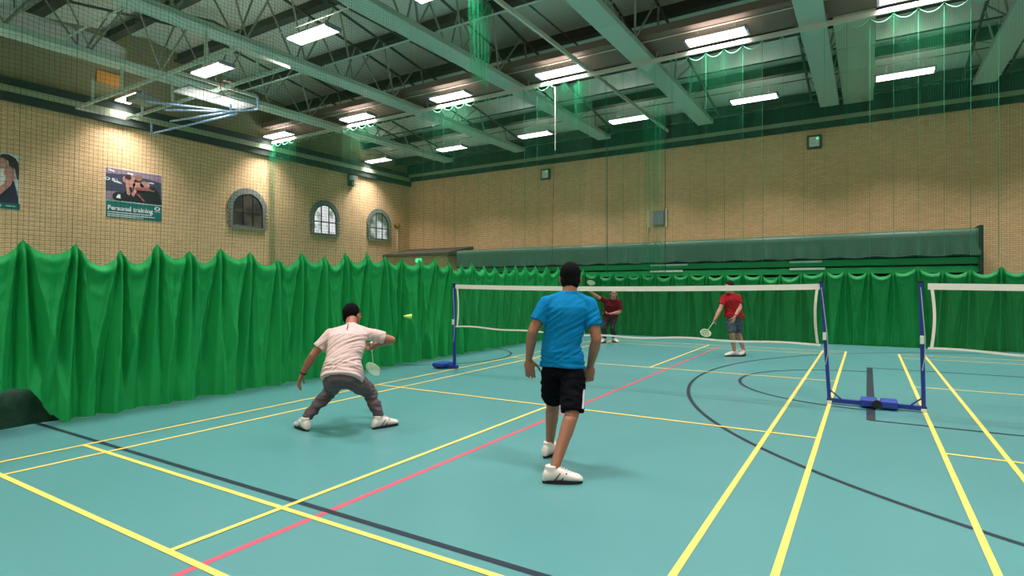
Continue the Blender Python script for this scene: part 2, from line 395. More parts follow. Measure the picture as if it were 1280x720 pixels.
# ------------------------------------------------------------------ lamps
LX = [-19.5, -14.4, -9.55, -5.05, -.15, 4.5, 9.2]
LY = [-10.2, -4.1, 2.1, 8.25, 14.55]
rown = {-10.2: 'the row behind the camera', -4.1: 'the row above the near players', 2.1: 'the nearest visible row', 8.25: 'the middle row above scalloped netting', 14.55: 'the row nearest back wall'}
coln = [a + ' from left' for a in ('first', 'second', 'third', 'fourth', 'fifth', 'sixth', 'seventh')]
LAMPW = 138.0
ld = bpy.data.lights.new('lamp_light', 'AREA'); ld.shape = 'RECTANGLE'; ld.size = 1.55; ld.size_y = .46; ld.energy = LAMPW; ld.color = (1.0, .965, .93); ld.spread = math.radians(104)
ldu = bpy.data.lights.new('deck_fill', 'AREA'); ldu.shape = 'RECTANGLE'; ldu.size = 1.4; ldu.size_y = .14; ldu.energy = 9.0; ldu.color = (1.0, .95, .9)  # added fill, shines upward to brighten the roof deck
def make_lamp():
    t = thing('ceiling_light', 'x', 'ceiling light', (0, 0, 0), 'bright strip lights under the roof')
    bm = B(); w, l = .26, .82
    # tray: tapered hood
    pts = [((-l, -w), (l, w), 0.0), ((-l + .04, -w + .08), (l - .04, w - .08), .10)]
    vs = []
    for (a, b, z) in pts: vs.append([bm.verts.new((x, y, z)) for x, y in ((a[0], a[1]), (b[0], a[1]), (b[0], b[1]), (a[0], b[1]))])
    for i in range(4): bm.faces.new((vs[0][i], vs[0][(i + 1) % 4], vs[1][(i + 1) % 4], vs[1][i]))
    bm.faces.new(vs[1]); bm.faces.new(list(reversed(vs[0])))
    obj('housing', bm, M['lamp_body'], t)
    obj('diffuser', box(B(), -l + .03, l - .03, -w + .02, w - .02, -.045, -.002, .008), M['diffuser'], t)
    for s in (-1, 1):
        obj('end_cap', box(B(), s * l - .03, s * l + .03, -w, w, -.045, .06), M['lamp_end'], t)
        obj('suspension_wire', tube(B(), (s * .5, 0, .1), (s * .5, 0, .42), .008, n=6), M['steel_web'], t)
    lu = bpy.data.objects.new('deck_fill_light', ldu); COL.objects.link(lu); lu.parent = t; lu.location = (0, 0, .12); lu.rotation_euler = (PI, 0, 0)  # added fill light for the deck; the housing has no opening on top
    lo = bpy.data.objects.new('lamp_light', ld); COL.objects.link(lo); lo.parent = t; lo.location = (0, 0, -.06)
    return t
def copy_tree(o, parent=None):
    c = o.copy(); COL.objects.link(c)
    if parent: c.parent = parent
    for ch in [x for x in bpy.data.objects if x.parent == o]: copy_tree(ch, c)
    return c
proto = make_lamp(); first = True
for y in LY:
    for i, x in enumerate(LX):
        t = proto if first else copy_tree(proto); first = False
        t.location = (x, y, 8.5); t['label'] = 'glowing strip light, %s in %s' % (coln[i], rown[y])

# conduits holding the lamp rows
for y in LY[2:]:
    zc_ = 8.93 if y != 8.25 else 8.86; xs_ = [(XL + .05, 2.6), (3.7, XR - .05)] if y == 14.55 else [(XL + .05, XR - .05)]; bm = B()
    for a_, b_ in xs_: tube(bm, (a_, y + .1, zc_), (b_, y + .1, zc_), .018, n=6)
    o = obj('lamp_conduit', bm, M['steel_dark' if y == 14.55 else 'rail'])
    tag(o, 'thin conduit tube above the strip lights of ' + rown[y], 'conduit')

# ------------------------------------------------------------------ divider rails
def railo(p0, p1, lab):
    bm = beam(B(), p0, p1, .07, .12); tag(obj('curtain_rail', bm, M['rail']), lab, 'rail')
railo((XL + .02, 8.5, 8.3), (XR - .02, 8.5, 8.3), 'pale curtain rail under the middle lamp row, across the hall')
railo((-4.12, YF + .1, 8.43), (-4.12, 17.0, 8.43), 'pale curtain rail running along the hall above the left netting')

# ------------------------------------------------------------------ curtains
rng = np.random.RandomState(3)
def curtain_mesh(name, S0, S1, hooks, ztops, to_world, ds=.011, nz=150, sag=.19, amp=1.0, zbot=None, seed=1, loose=0.0, lip=.05, low=1.0):
    """s runs along the rail, nrm is the bulge towards the room"""
    r = np.random.RandomState(seed)
    s = np.arange(S0, S1 + ds, ds); hooks = np.array(hooks); zt = np.array(ztops)
    i = np.clip(np.searchsorted(hooks, s) - 1, 0, len(hooks) - 2)
    a, b = hooks[i], hooks[i + 1]; t = np.clip((s - a) / (b - a), 0, 1)
    sg = sag * (.75 + .5 * r.rand(len(hooks)))[i]
    hook_z = zt[i] * (1 - t) + zt[i + 1] * t
    top = hook_z - sg * (4 * t * (1 - t))
    zb = np.zeros_like(s) + .002 if zbot is None else zbot(s)
    v = (np.linspace(0, 1, nz) ** 1.15)[:, None]
    Z = top[None] * (1 - v) + zb[None] * v
    D = hook_z[None] - Z                                   # depth under hook line
    N = np.zeros_like(Z)
    sh = np.zeros_like(Z)
    for j, h in enumerate(hooks):                          # pleats gathered at each hook, opening downwards
        a1, a2, a3 = r.rand(3); lean = (r.rand() - .5) * .16
        for off, am, wd in ((0, .055 + .03 * a1, .035 + .02 * a2), (.085, -.06, .035), (-.085, -.055, .035), (.17 + .03 * a3, .035, .04), (-.17 - .03 * a2, .035, .04)):
            fade = np.exp(-(D / (1.1 + 1.1 * a3)) ** 2)
            w = wd * (.42 + .38 * np.minimum(D, 1.8))
            c = h + off * (.28 + .72 * np.minimum(D, 1.8)) + lean * D
            N += am * np.exp(-np.abs((s[None] - c) / w) ** 1.7) * np.minimum(1, D / .18) * (.45 + .55 * fade) * (1 + .5 * low * np.minimum(D, 1.2))
    # swags between hooks: curved drag folds
    bow = (4 * t * (1 - t))[None]
    for j in range(3):
        dep = .30 + .27 * j + .12 * (r.rand(len(hooks))[i])[None]
        cc = D - dep * (.35 + .65 * bow)
        N += (.035 - .008 * j) * bow * np.exp(-(cc / .06) ** 2) * np.exp(-j * .3) * (.4 + .6 * r.rand(len(hooks))[i])[None]
    N += lip * bow * np.exp(-((D - sg[None] * bow - .085) / .07) ** 2)    # lip under the sagging edge
    # free hanging folds, growing towards the hem
    for j in range(9):
        lam = .28 + .75 * r.rand(); ph = r.rand() * 6.28; dr = (r.rand() - .5) * 1.2
        x = (s[None] + .12 * np.sin(s[None] * 1.7 + ph) + dr * .12 * D) * 2 * PI / lam + ph
        N += low * (.012 + .016 * r.rand()) * (1 - 2 * np.abs(np.sin(x / 2)) ** .7) * (.25 + .75 * np.minimum(1, D / 1.6))
    N *= amp
    N += .02 * loose * np.sin(s * 1.3)[None] * v
    P = to_world(np.broadcast_to(s[None], Z.shape), N, Z)
    return grid_mesh(name, np.stack(P, -1))
def net_mesh(name, S0, S1, ztop, zbot, to_world, hook=.5, ds=.05, dz=.08, sag=.16, wav=.05, seed=2, scal=True):
    r = np.random.RandomState(seed)
    s = np.arange(S0, S1 + ds * .5, ds); nz = int((ztop - zbot) / dz) + 1
    d = np.linspace(0, ztop - zbot, nz)[:, None]
    t = (s / hook) % 1.0; sg = sag * (4 * t * (1 - t))
    Z = ztop - d - sg[None] * np.exp(-d / 1.6)
    N = wav * np.cos(2 * PI * s / hook)[None] * (.4 + .6 * np.exp(-d / 2.5))
    for j in range(4):
        lam = .8 + 3 * r.rand(); ph = r.rand() * 6.28
        N = N + wav * .6 * np.sin(2 * PI * s / lam + ph + .3 * np.sin(d * .7 + ph))
    UV = np.stack([np.broadcast_to(s[None] + 40, Z.shape), np.broadcast_to(d + 0 * s[None], Z.shape)], -1)
    P = to_world(np.broadcast_to(s[None], Z.shape), N, Z)
    return grid_mesh(name, np.stack(P, -1), UV), s, Z, N

# left divider
hookL = [-11.6, -11.1, -10.6, -10.05, -9.55, -9.05, -8.5, -8.0, -7.5, -6.98, -6.45, -5.97, -5.47, -5.02, -4.59, -4.18, -3.74, -3.28, -2.82, -2.38, -1.92, -1.46, -.95, -.5, -.02, .48, .99, 1.45, 1.88, 2.31, 2.8, 3.28, 3.75, 4.19, 4.72, 5.28, 5.95, 6.62, 7.2, 7.8, 8.38]
zL = [2.08] * 11 + [2.06, 2.05, 2.0, 2.10, 2.03, 2.09, 2.06, 1.97, 2.1, 2.06, 2.15, 2.18, 2.11, 2.1, 2.09, 2.15, 2.1, 2.04, 2.08, 2.04, 2.03, 2.06, 2.08, 2.09, 2.09, 2.1, 2.1, 2.1, 2.1, 2.1]
def zbl(s):
    base = .002 + 0 * s
    lift = .40 * np.clip((-5.62 - s) / .28, 0, 1)
    return base + lift + .03 * np.sin(s * 7) * (lift > .1)
div = thing('divider_curtain', 'long green divider curtain with netting above, left of the court', 'curtain', (0, 0, 0))
me = curtain_mesh('curtain', -11.6, 8.38, hookL, zL, lambda s, n, z: (-4.30 + n, s, z), zbot=zbl, seed=11, low=1.4)
link('curtain', me, M['curtain'], div)
zz = 2.0
def left_map(s, n, z):
    f = np.clip((z - 2.0) / 6.3, 0, 1); return (-4.44 + .32 * min(1, 1) * np.minimum(1, f * 1.6) + n * .8, s, z)
me, _, _, _ = net_mesh('netting', -11.6, 8.38, 8.27, 1.72, left_map, wav=.03, sag=.1, seed=4)
link('netting', me, M['net_left'], div)
# gathered bunch of netting high on the left divider
s = np.linspace(2.05, 2.95, 40); d = np.linspace(0, 2.0, 30)[:, None]
P = np.stack([(-4.2 + .07 * np.sin(s * 38)[None] * (1 - .2 * d)), (2.5 + (s - 2.5)[None] * (1 - .12 * d)), 8.25 - d + .03 * np.sin(s * 30)[None]], -1)
UV = np.stack([np.broadcast_to(s[None] * 2.2, (30, 40)), np.broadcast_to(d, (30, 40))], -1)
link('gathered_netting', grid_mesh('gathered_netting', P, UV), M['net_dense'], div)
# cords from rail hooks to curtain peaks on the left
# back divider
hookB = [-4.28, -3.8, -3.3, -2.85, -2.4, -1.95, -1.45, -.96, -.47, .02, .5, 1.0, 1.45, 1.96, 2.53, 2.98, 3.48, 3.98, 4.47, 4.97, 5.47, 6.03, 6.5, 7.0, 7.5, 8.0, 8.6, 9.2, 9.8, 10.4, 11.0, 11.6, 12.2, 12.8, 13.4, 13.9]
zB = [2.0, 1.94, 1.92, 1.9, 1.9, 1.89, 1.88, 1.89, 1.88, 1.88, 1.87, 1.83, 1.82, 1.87, 1.92, 1.92, 1.91, 1.86, 1.97, 1.87, 1.89, 1.94] + [1.9] * 14
dvb = thing('divider_curtain', 'green divider curtain with netting above, hanging behind the far players', 'curtain', (0, 0, 0))
me = curtain_mesh('curtain', -4.28, 13.9, hookB, zB, lambda s, n, z: (s, 8.42 - n, z), ds=.014, nz=110, sag=.14, amp=.8, seed=23, lip=.11, low=.8)
link('curtain', me, M['curtain_back'], dvb)
def back_map(s, n, z): return (s, 8.46 - n, z)
me, _, _, _ = net_mesh('netting', -20.5, -1.65, 8.22, 1.85, back_map, wav=.06, seed=5); link('netting', me, M['net'], dvb)
me, _, _, _ = net_mesh('netting', -3.45, 13.9, 8.22, 1.85, lambda s, n, z: (s, 8.6 - n, z), wav=.05, seed=6); link('netting', me, M['net'], dvb)
# left half of the back divider continues behind the left curtain as bare netting to the wall
def bunch(x, w, z0, z1, fold=.05, y=8.4):
    s = np.linspace(0, 1, 36); d = np.linspace(0, 1, 50)[:, None]
    P = np.stack([x + (s - .5)[None] * w * (1 - .15 * np.sin(d * 3)), y + fold * np.sin(s * 31)[None] + 0 * d, z1 - d * (z1 - z0) + .03 * np.sin(s * 25)[None]], -1)
    UV = np.stack([np.broadcast_to(s[None] * w * 1.6, (50, 36)), np.broadcast_to(d * (z1 - z0), (50, 36))], -1)
    link('gathered_netting', grid_mesh('gathered_netting', P, UV), M['net_dense'], dvb)
bunch(-2.0, .7, 1.95, 7.0, .05)
bunch(-3.5, .10, 1.95, 8.0, .01)
bunch(-4.45, .35, 6.7, 8.05, .04)
bunch(-20.2, .45, 1.2, 8.15, .03)
for x in (-5.28, -5.45 + .01): pass
def cord(x, z0, z1, r=.012): obj('hem_cord', tube(B(), (x, 8.36, z0), (x, 8.36, z1), r, n=6), M['rail'], dvb)
cord(-5.3, 6.0, 8.1, .015)
obj('hem_cord', tube(B(), (-5.45, 8.38, 1.9), (-5.35, 8.38, 6.0), .006, n=6), M['tarp_edge'], dvb)
obj('hem_cord', tube(B(), (-3.47, 8.36, 1.9), (-3.47, 8.36, 6.0), .006, n=6), M['tarp_edge'], dvb)
obj('hem_cord', tube(B(), (-1.64, 8.36, 1.9), (-1.64, 8.36, 6.6), .008, n=6), M['tarp_edge'], dvb)
# edge rope along the scalloped top
def top_rope(a, b, y, z):
    pts = []
    n = int((b - a) / .05)
    for i in range(n + 1):
        sx = a + (b - a) * i / n; tt = (sx / .5) % 1.0
        pts.append((sx, y, z - .16 * 4 * tt * (1 - tt)))
    obj('edge_rope', path_tube(B(), pts, .010, 5), M['net_rope'], dvb)
M['net_rope'] = mat('green_white_rope', (120, 220, 170), 0.7)
top_rope(-20.5, -5.3, 8.38, 8.22); top_rope(-1.6, 13.8, 8.52, 8.22)
M['rope_green'] = mat('green_rope', (52, 150, 108), 0.8)
def drop_ropes(xs, y):
    for x in xs: obj('drop_rope', tube(B(), (x, y, 2.2), (x, y, 8.24), .004, n=5), M['rope_green'], dvb)
drop_ropes([-11, -10.5, -10, -9.5, -9, -6.5, -6.0], 8.40)
drop_ropes([-.5, 0, .5, 1.0, 3.5, 4.0, 4.5, 5.0, 5.5, 6.0], 8.54)

# netting heap, made big and dark to fill in shade under the lifted curtain
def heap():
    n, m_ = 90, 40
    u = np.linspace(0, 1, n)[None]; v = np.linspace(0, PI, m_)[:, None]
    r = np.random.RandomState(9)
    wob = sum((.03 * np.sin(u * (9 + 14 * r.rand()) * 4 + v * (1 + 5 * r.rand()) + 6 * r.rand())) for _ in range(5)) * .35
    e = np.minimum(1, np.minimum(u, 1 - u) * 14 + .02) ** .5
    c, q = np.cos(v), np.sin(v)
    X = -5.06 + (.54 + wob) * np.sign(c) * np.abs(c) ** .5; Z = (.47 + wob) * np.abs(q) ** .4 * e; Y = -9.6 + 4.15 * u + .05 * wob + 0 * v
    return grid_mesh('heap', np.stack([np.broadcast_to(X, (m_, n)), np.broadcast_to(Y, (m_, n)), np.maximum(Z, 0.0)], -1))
o = link('net_heap_and_shade', heap(), M['heap']); tag(o, 'dark green heap of gathered netting on the floor, also filling in shade under the lifted left curtain', 'netting')

# ------------------------------------------------------------------ windows of the left wall
def arch_profile(cy, hw, z0, zs, n=24):
    pts = [(cy - hw, z0), (cy - hw, zs)]
    for i in range(1, n): a = PI - PI * i / n; pts.append((cy + hw * math.cos(a), zs + hw * math.sin(a)))
    pts += [(cy + hw, zs), (cy + hw, z0)]
    return pts
def window(n, cy, hw, z0, pane_mat):
    zs = 5.78 - hw
    bm = B(); ps = arch_profile(cy, hw + .05, z0, zs); f = bm.faces.new([bm.verts.new((XL + .012, y, z)) for y, z in ps])
    w = struct('window_%d' % n, bm, pane_mat, label='arched window with grey brick surround, %s from the left' % ['first', 'second', 'third'][n - 1])
    # surround
    bm = B()
    for i in range(21):
        a0, a1 = PI * i / 21 + .008, PI * (i + 1) / 21 - .008
        vs = [bm.verts.new((XL + dx, cy + r * math.cos(a), zs + r * math.sin(a))) for dx in (0, .06) for r, a in ((hw, a0), (hw + .24, a0), (hw + .24, a1), (hw, a1))]
        for q in ((0, 1, 2, 3), (7, 6, 5, 4), (0, 4, 5, 1), (1, 5, 6, 2), (2, 6, 7, 3), (3, 7, 4, 0)): bm.faces.new([vs[x] for x in q])
    k2 = 0; z = z0
    while z < zs - .01:
        ww = .24 if k2 % 2 else .13
        for s in (-1, 1):
            a, b = sorted((cy + s * hw, cy + s * (hw + ww))); box(bm, XL, XL + .06, a, b, z, min(z + .07, zs))
        z += .082; k2 += 1
    struct('window_surround', bm, M['stone'], w)
    bm = B(); box(bm, XL, XL + .1, cy - hw - .14, cy + hw + .14, z0 - .07, z0)
    struct('window_sill', bm, M['stone'], w)
    # frame
    bm = B(); ps = arch_profile(cy, hw - .02, z0 + .03, zs)
    path_tube(bm, [(XL + .03, y, z) for y, z in ps] , .035, 6, True)
    for dy in (-hw / 3, hw / 3): box(bm, XL + .01, XL + .05, cy + dy - .022, cy + dy + .022, z0, zs + math.sqrt(hw * hw - dy * dy))
    box(bm, XL + .01, XL + .05, cy - hw, cy + hw, z0 + .62, z0 + .67)
    struct('window_frame', bm, M['frame_black'], w)
def pane(name, dark, light, em, scale, split):
    """glass with the outdoors behind it"""
    m = bpy.data.materials.new(name); m.use_nodes = True; nt = m.node_tree; b = nt.nodes['Principled BSDF']
    tc = nt.nodes.new('ShaderNodeTexCoord'); n = nt.nodes.new('ShaderNodeTexNoise'); n.inputs['Scale'].default_value = scale
    nt.links.new(tc.outputs['Object'], n.inputs['Vector'])
    cr = nt.nodes.new('ShaderNodeValToRGB'); cr.color_ramp.elements[0].position = split - .08; cr.color_ramp.elements[1].position = split + .08
    cr.color_ramp.elements[0].color = srgb(*dark); cr.color_ramp.elements[1].color = srgb(*light)
    nt.links.new(n.outputs['Fac'], cr.inputs[0])
    b.inputs['Base Color'].default_value = (.02, .02, .02, 1); b.inputs['Roughness'].default_value = .1
    nt.links.new(cr.outputs[0], b.inputs['Emission Color']); b.inputs['Emission Strength'].default_value = em
    return m
window(1, 7.36, .74, 4.24, pane('dark_glass', (40, 38, 34), (78, 70, 60), .8, 1.3, .5))
window(2, 11.72, .73, 4.24, pane('daylit_glass', (120, 150, 110), (236, 236, 240), 1.0, 2.2, .40))
window(3, 15.6, .73, 4.24, pane('half_lit_glass', (88, 108, 90), (220, 226, 224), .9, .9, .55))

# ------------------------------------------------------------------ posters
def sheet(name, pts, x, m, parent, th=.004):
    """flat shape on the left wall; pts (y, z)"""
    bm = B(); a = [bm.verts.new((x, y, z)) for y, z in pts]; b = [bm.verts.new((x + th, y, z)) for y, z in pts]
    bm.faces.new(a); bm.faces.new(list(reversed(b)))
    for i in range(len(pts)): bm.faces.new((a[i], a[(i + 1) % len(pts)], b[(i + 1) % len(pts)], b[i]))
    return obj(name, bm, m, parent)
def ell(cy, cz, ry, rz, n=28, rot=0): return [(cy + ry * math.cos(2 * PI * i / n) * math.cos(rot) - rz * math.sin(2 * PI * i / n) * math.sin(rot), cz + ry * math.cos(2 * PI * i / n) * math.sin(rot) + rz * math.sin(2 * PI * i / n) * math.cos(rot)) for i in range(n)]
def text(name, s, size, loc, m, parent, bold=.0):
    c = bpy.data.curves.new(name, 'FONT'); c.body = s; c.size = size; c.extrude = .002; c.offset = bold; c.align_x = 'LEFT'
    c.materials.append(m); o = bpy.data.objects.new(name, c); COL.objects.link(o); o.parent = parent
    dg = bpy.context.evaluated_depsgraph_get(); dg.update(); me = bpy.data.meshes.new_from_object(o.evaluated_get(dg)); bpy.data.objects.remove(o); o = link(name, me, m, parent)
    o.location = loc; o.rotation_euler = (PI / 2, 0, PI / 2); return o
PM = dict(bg=mat('poster_slate', (66, 70, 92), .5, noise=.25, nscale=3), dark=mat('poster_dark', (34, 38, 44), .5, noise=.2, nscale=5), skin=mat('poster_skin', (196, 138, 128), .5, noise=.12, nscale=8),
          skin_d=mat('poster_skin_shade', (150, 92, 92), .5), teal=mat('poster_teal', (30, 112, 106), .5, noise=.08, nscale=1), white=mat('poster_white', (236, 236, 238), .5),
          hair=mat('poster_hair', (60, 44, 50), .5), pale=mat('poster_pale', (222, 224, 216), .5, noise=.06, nscale=6), navy=mat('poster_navy', (46, 46, 72), .5), blond=mat('poster_brown', (150, 110, 84), .5), mauve=mat('poster_mauve', (150, 128, 146), .5))
t = thing('poster', 'poster reading Personal training with a huddle of athletes over a teal band', 'poster', (XL, 2.62, 4.14))
X0 = .001
def S2(name, pts, lay, m): return sheet(name, [(y - 1.0, z) for y, z in pts], X0 + .005 * lay, m, t)
S2('backing', [(0, 0), (2.0, 0), (2.0, 1.87), (0, 1.87)], 0, PM['white'])
S2('picture', [(.015, .66), (1.985, .66), (1.985, 1.855), (.015, 1.855)], 1, PM['bg'])
S2('gym_ceiling', [(.015, 1.855), (.015, 1.62), (.8, 1.70), (1.985, 1.55), (1.985, 1.855)], 2, PM['mauve'])
S2('gym_lamp', [(.1, 1.76), (.3, 1.72), (.3, 1.77), (.1, 1.82)], 3, PM['white']); S2('gym_lamp', [(.75, 1.72), (.95, 1.70), (.95, 1.75), (.75, 1.77)], 3, PM['white'])
S2('gym_lamp', [(1.5, 1.46), (1.7, 1.46), (1.7, 1.51), (1.5, 1.51)], 3, PM['white']); S2('gym_lamp', [(.28, 1.34), (.55, 1.30), (.55, 1.36), (.28, 1.40)], 3, PM['white'])
S2('gym_floor', [(.015, .66), (.62, .66), (.45, 1.0), (.015, .98)], 2, PM['mauve'])
S2('dark_clothes', [(.55, .68), (1.98, .68), (1.9, 1.05), (1.72, 1.36), (1.3, 1.3), (.8, 1.15), (.6, 1.0)], 3, PM['dark'])
for c_ in ((.68, 1.50, .10, .13), (.92, 1.58, .09, .11), (1.14, 1.62, .13, .12)): S2('head', ell(*c_), 4, PM['blond' if c_[0] > 1 else 'skin'])
S2('dark_hair', ell(.77, 1.58, .12, .07), 5, PM['hair'])
for c_ in ((.86, 1.36, .16, .14), (1.12, 1.32, .20, .12), (1.36, 1.38, .18, .14)): S2('shoulder', ell(*c_), 5, PM['skin'])
S2('arm', [(.66, 1.42), (.76, 1.42), (.84, .98), (.8, .9), (.72, .95)], 6, PM['skin']); S2('arm', [(.88, 1.22), (1.5, 1.30), (1.62, 1.2), (1.72, 1.22), (1.7, 1.14), (1.5, 1.16), (.9, 1.12)], 6, PM['skin_d'])
S2('arm', [(.86, .98), (1.0, 1.16), (1.06, 1.08), (.94, .86)], 7, PM['skin']); S2('arm', [(1.02, 1.0), (1.3, .72), (1.36, .74), (1.12, 1.02)], 6, PM['skin_d'])
S2('weight_plate', ell(.45, .82, .22, .17), 4, PM['dark']); S2('plate_mark', [(.34, .76), (.42, .90), (.5, .9), (.52, .74)], 5, PM['white'])
S2('caption_band', [(.015, .015), (1.985, .015), (1.985, .62), (.015, .62)], 2, PM['teal'])
text('caption', 'Personal training', .235, (X0 + .02, -.94, .30), PM['white'], t, .006)
for i, (z, l) in enumerate(((.20, 1.6), (.12, 1.72), (.055, 1.3))): S2('small_print', [(.06, z), (l, z), (l, z + .028), (.06, z + .028)], 3, PM['white'])
S2('badge', ell(1.82, .50, .11, .08), 3, PM['white']); S2('badge_centre', ell(1.82, .50, .06, .035), 4, PM['teal']); S2('badge_line', [(1.70, .37), (1.94, .37), (1.94, .395), (1.70, .395)], 3, PM['white'])
S2('ring_mark', ell(.06, 1.44, .09, .06), 5, PM['white']); S2('ring_mark_centre', ell(.06, 1.44, .05, .028), 6, PM['navy'])
text('wall_lettering', 'BLL', .15, (X0 + .026, -.80, 1.38), PM['white'], t, .004)
t = thing('poster', 'poster of a woman with dark ponytail at the photo left edge', 'poster', (XL, -1.9, 4.12))
S2('backing', [(0, 0), (2.0, 0), (2.0, 1.84), (0, 1.84)], 0, PM['pale'])
S2('caption_band', [(0, 0), (2.0, 0), (2.0, .2), (0, .2)], 1, PM['teal'])
S2('vest', [(.9, .2), (1.97, .2), (1.92, .62), (1.85, .92), (1.74, 1.0), (1.66, .70), (1.3, .50), (.95, .80)], 2, PM['navy'])
S2('neck', [(1.58, 1.1), (1.84, 1.12), (1.86, 1.46), (1.62, 1.46)], 2, PM['skin']); S2('face', ell(1.53, 1.50, .14, .20), 3, PM['skin'])
S2('shoulder', ell(1.78, 1.06, .09, .14), 4, PM['skin']); S2('arm', [(1.70, 1.16), (1.84, 1.0), (1.76, .78), (1.50, .46), (1.34, .38), (1.36, .56), (1.60, .84)], 5, PM['skin'])
S2('hair', [(1.46, 1.68), (1.54, 1.78), (1.72, 1.79), (1.88, 1.70), (1.96, 1.56), (1.97, 1.30), (1.955, .98), (1.92, 1.0), (1.90, 1.16), (1.87, 1.34), (1.80, 1.38), (1.72, 1.42), (1.70, 1.58), (1.60, 1.64)], 6, PM['hair'])
S2('badge', ell(1.42, .10, .10, .05), 3, PM['white']); S2('small_print', [(1.62, .09), (1.88, .09), (1.88, .11), (1.62, .11)], 3, PM['white'])

# ------------------------------------------------------------------ wall fittings
t = thing('wall_floodlight', 'small grey floodlight box high on left wall between two arched windows', 'wall light', (XL, 13.45, 7.35))
obj('back_plate', box(B(), 0, .12, -.2, .2, -.35, .25, .02), M['grey_box'], t); obj('lamp_head', box(B(), .12, .38, -.16, .2, -.02, .2, .02), M['white'], t)
obj('bracket', box(B(), .10, .3, .02, .22, -.3, -.1, .02), M['pipe'], t)
t = thing('alarm_bell', 'brass alarm bell on the left wall right of the third arched window', 'bell', (XL, 17.1, 5.15))
obj('dome', ellipsoid(B(), (.1, 0, 0), V((.1, 0, 0)), V((0, .15, 0)), V((0, 0, .15))), M['brass'], t, True); obj('base', box(B(), 0, .06, -.28, -.1, -.06, .1), M['brass'], t)
o = obj('wall_conduit', tube(B(), (XL + .04, 17.1, 3.2), (XL + .04, 17.1, 4.98), .03, n=8), M['pipe']); tag(o, 'thin white conduit running down the left wall below the brass bell', 'pipe')
def emlight(x, z, lab):
    t = thing('emergency_light', lab, 'wall light', (x, YB, z), 'dark framed light boxes on the back wall')
    obj('case', box(B(), -.27, .27, -.16, 0, -.28, .28, .03), M['grey_box'], t); obj('lens', box(B(), -.19, .19, -.18, -.15, -.2, .2, .02), M['white'], t)
    obj('lamp_bulb', ellipsoid(B(), (.12, -.2, .12), V((.05, 0, 0)), V((0, .03, 0)), V((0, 0, .05))), M['sign_green'], t, True)
emlight(-10.95, 7.4, 'dark framed light box on back wall, the left-hand one')
emlight(1.6, 7.4, 'dark framed light box on back wall, the right-hand one')
t = thing('scoreboard_panel', 'small grey panel between two white posts on the back wall, behind the bunched netting', 'panel', (-4.94, YB - .004, 4.7))
obj('panel_face', box(B(), -.24, .28, -.12, 0, -.3, .35, .01), M['lamp_end'], t)
for x in (-.43, .40): obj('side_post', box(B(), x - .04, x + .04, -.16, 0, -.42, .42, .01), M['white'], t)

# ------------------------------------------------------------------ corner lobby hut
t = thing('corner_lobby', 'brick lobby with a brown pent roof in the far left corner', 'lobby', (0, 0, 0))
obj('brick_walls', box(B(), XL + .02, -15.9, 16.1, YB - .03, 0, 3.2), M['brick_back'], t)
bm = B(); pr = [(-20.5, 15.85, 3.2), (-15.7, 15.85, 3.2), (-15.7, YB - .02, 3.62), (-20.5, YB - .02, 3.62)]
lo = [bm.verts.new(p) for p in pr]; hi = [bm.verts.new((p[0], p[1], p[2] + .17)) for p in pr]
bm.faces.new(lo); bm.faces.new(list(reversed(hi)))
for i in range(4): bm.faces.new((lo[i], lo[(i + 1) % 4], hi[(i + 1) % 4], hi[i]))
obj('roof', bm, M['roof_brown'], t)
o = obj('exit_sign', box(B(), -18.15, -17.75, 16.0, 16.08, 2.86, 3.08, .01), M['sign_green']); tag(o, 'small lit green exit sign under the brown pent roof', 'sign')

# ------------------------------------------------------------------ folded bleachers along the back wall
t = thing('folded_bleachers', 'long folded seating unit under a dark green tarpaulin against the back wall', 'seating', (0, 0, 0))
obj('carcass', box(B(), -15.1, 6.6, 16.15, 18.15, 0, 3.2), M['gap'], t)
for z in (.4, .8, 1.2, 1.6, 1.93, 2.23): obj('seat_board', box(B(), -15.1, 6.62, 15.98, 16.14, z, z + .22, .01), M['rail_green'], t)
s = np.linspace(-15.2, 6.66, 500)[None]; v = np.linspace(0, 1, 26)[:, None]
yy = 18.1 - v * 2.15 + 0 * s; zz_ = 3.55 - .22 * v ** 1.5 - np.clip((v - .78) / .22, 0, 1) * .8
yy = np.where(v > .78, 15.98 + 0 * s, 18.1 - (v / .78) * 2.1 + 0 * s)
wr = (.03 * np.sin(s * 9 + 3 * np.sin(s * 1.3)) + .03 * np.sin(s * 5.3 + 1)) * np.clip((v - .86) / .14, 0, 1)
zz_ = zz_ + 0 * s + .25 * wr
me = grid_mesh('tarpaulin', np.stack([s + 0 * v, yy - 1.3 * np.abs(wr) - .03, zz_], -1)); link('tarpaulin', me, M['tarp'], t)
bm = B(); path_tube(bm, [(x, 15.93 - .02 * math.sin(x * 7), 2.52 + .025 * math.sin(x * 5.3 + 1)) for x in np.linspace(-15.2, 6.64, 240)], .04, 6); obj('tarpaulin_hem', bm, M['tarp_edge'], t, True)
obj('end_frame', box(B(), 6.6, 6.72, 15.9, 18.1, 0, 3.5), M['tarp_edge'], t)
for (x0, x1, z) in ((-4.6, -3.0, 2.36), (-4.6, -3.2, 2.10), (.9, 2.0, 2.37), (.9, 2.1, 2.10)): obj('white_label_strip', box(B(), x0, x1, 15.955, 15.985, z, z + .08), M['white'], t)

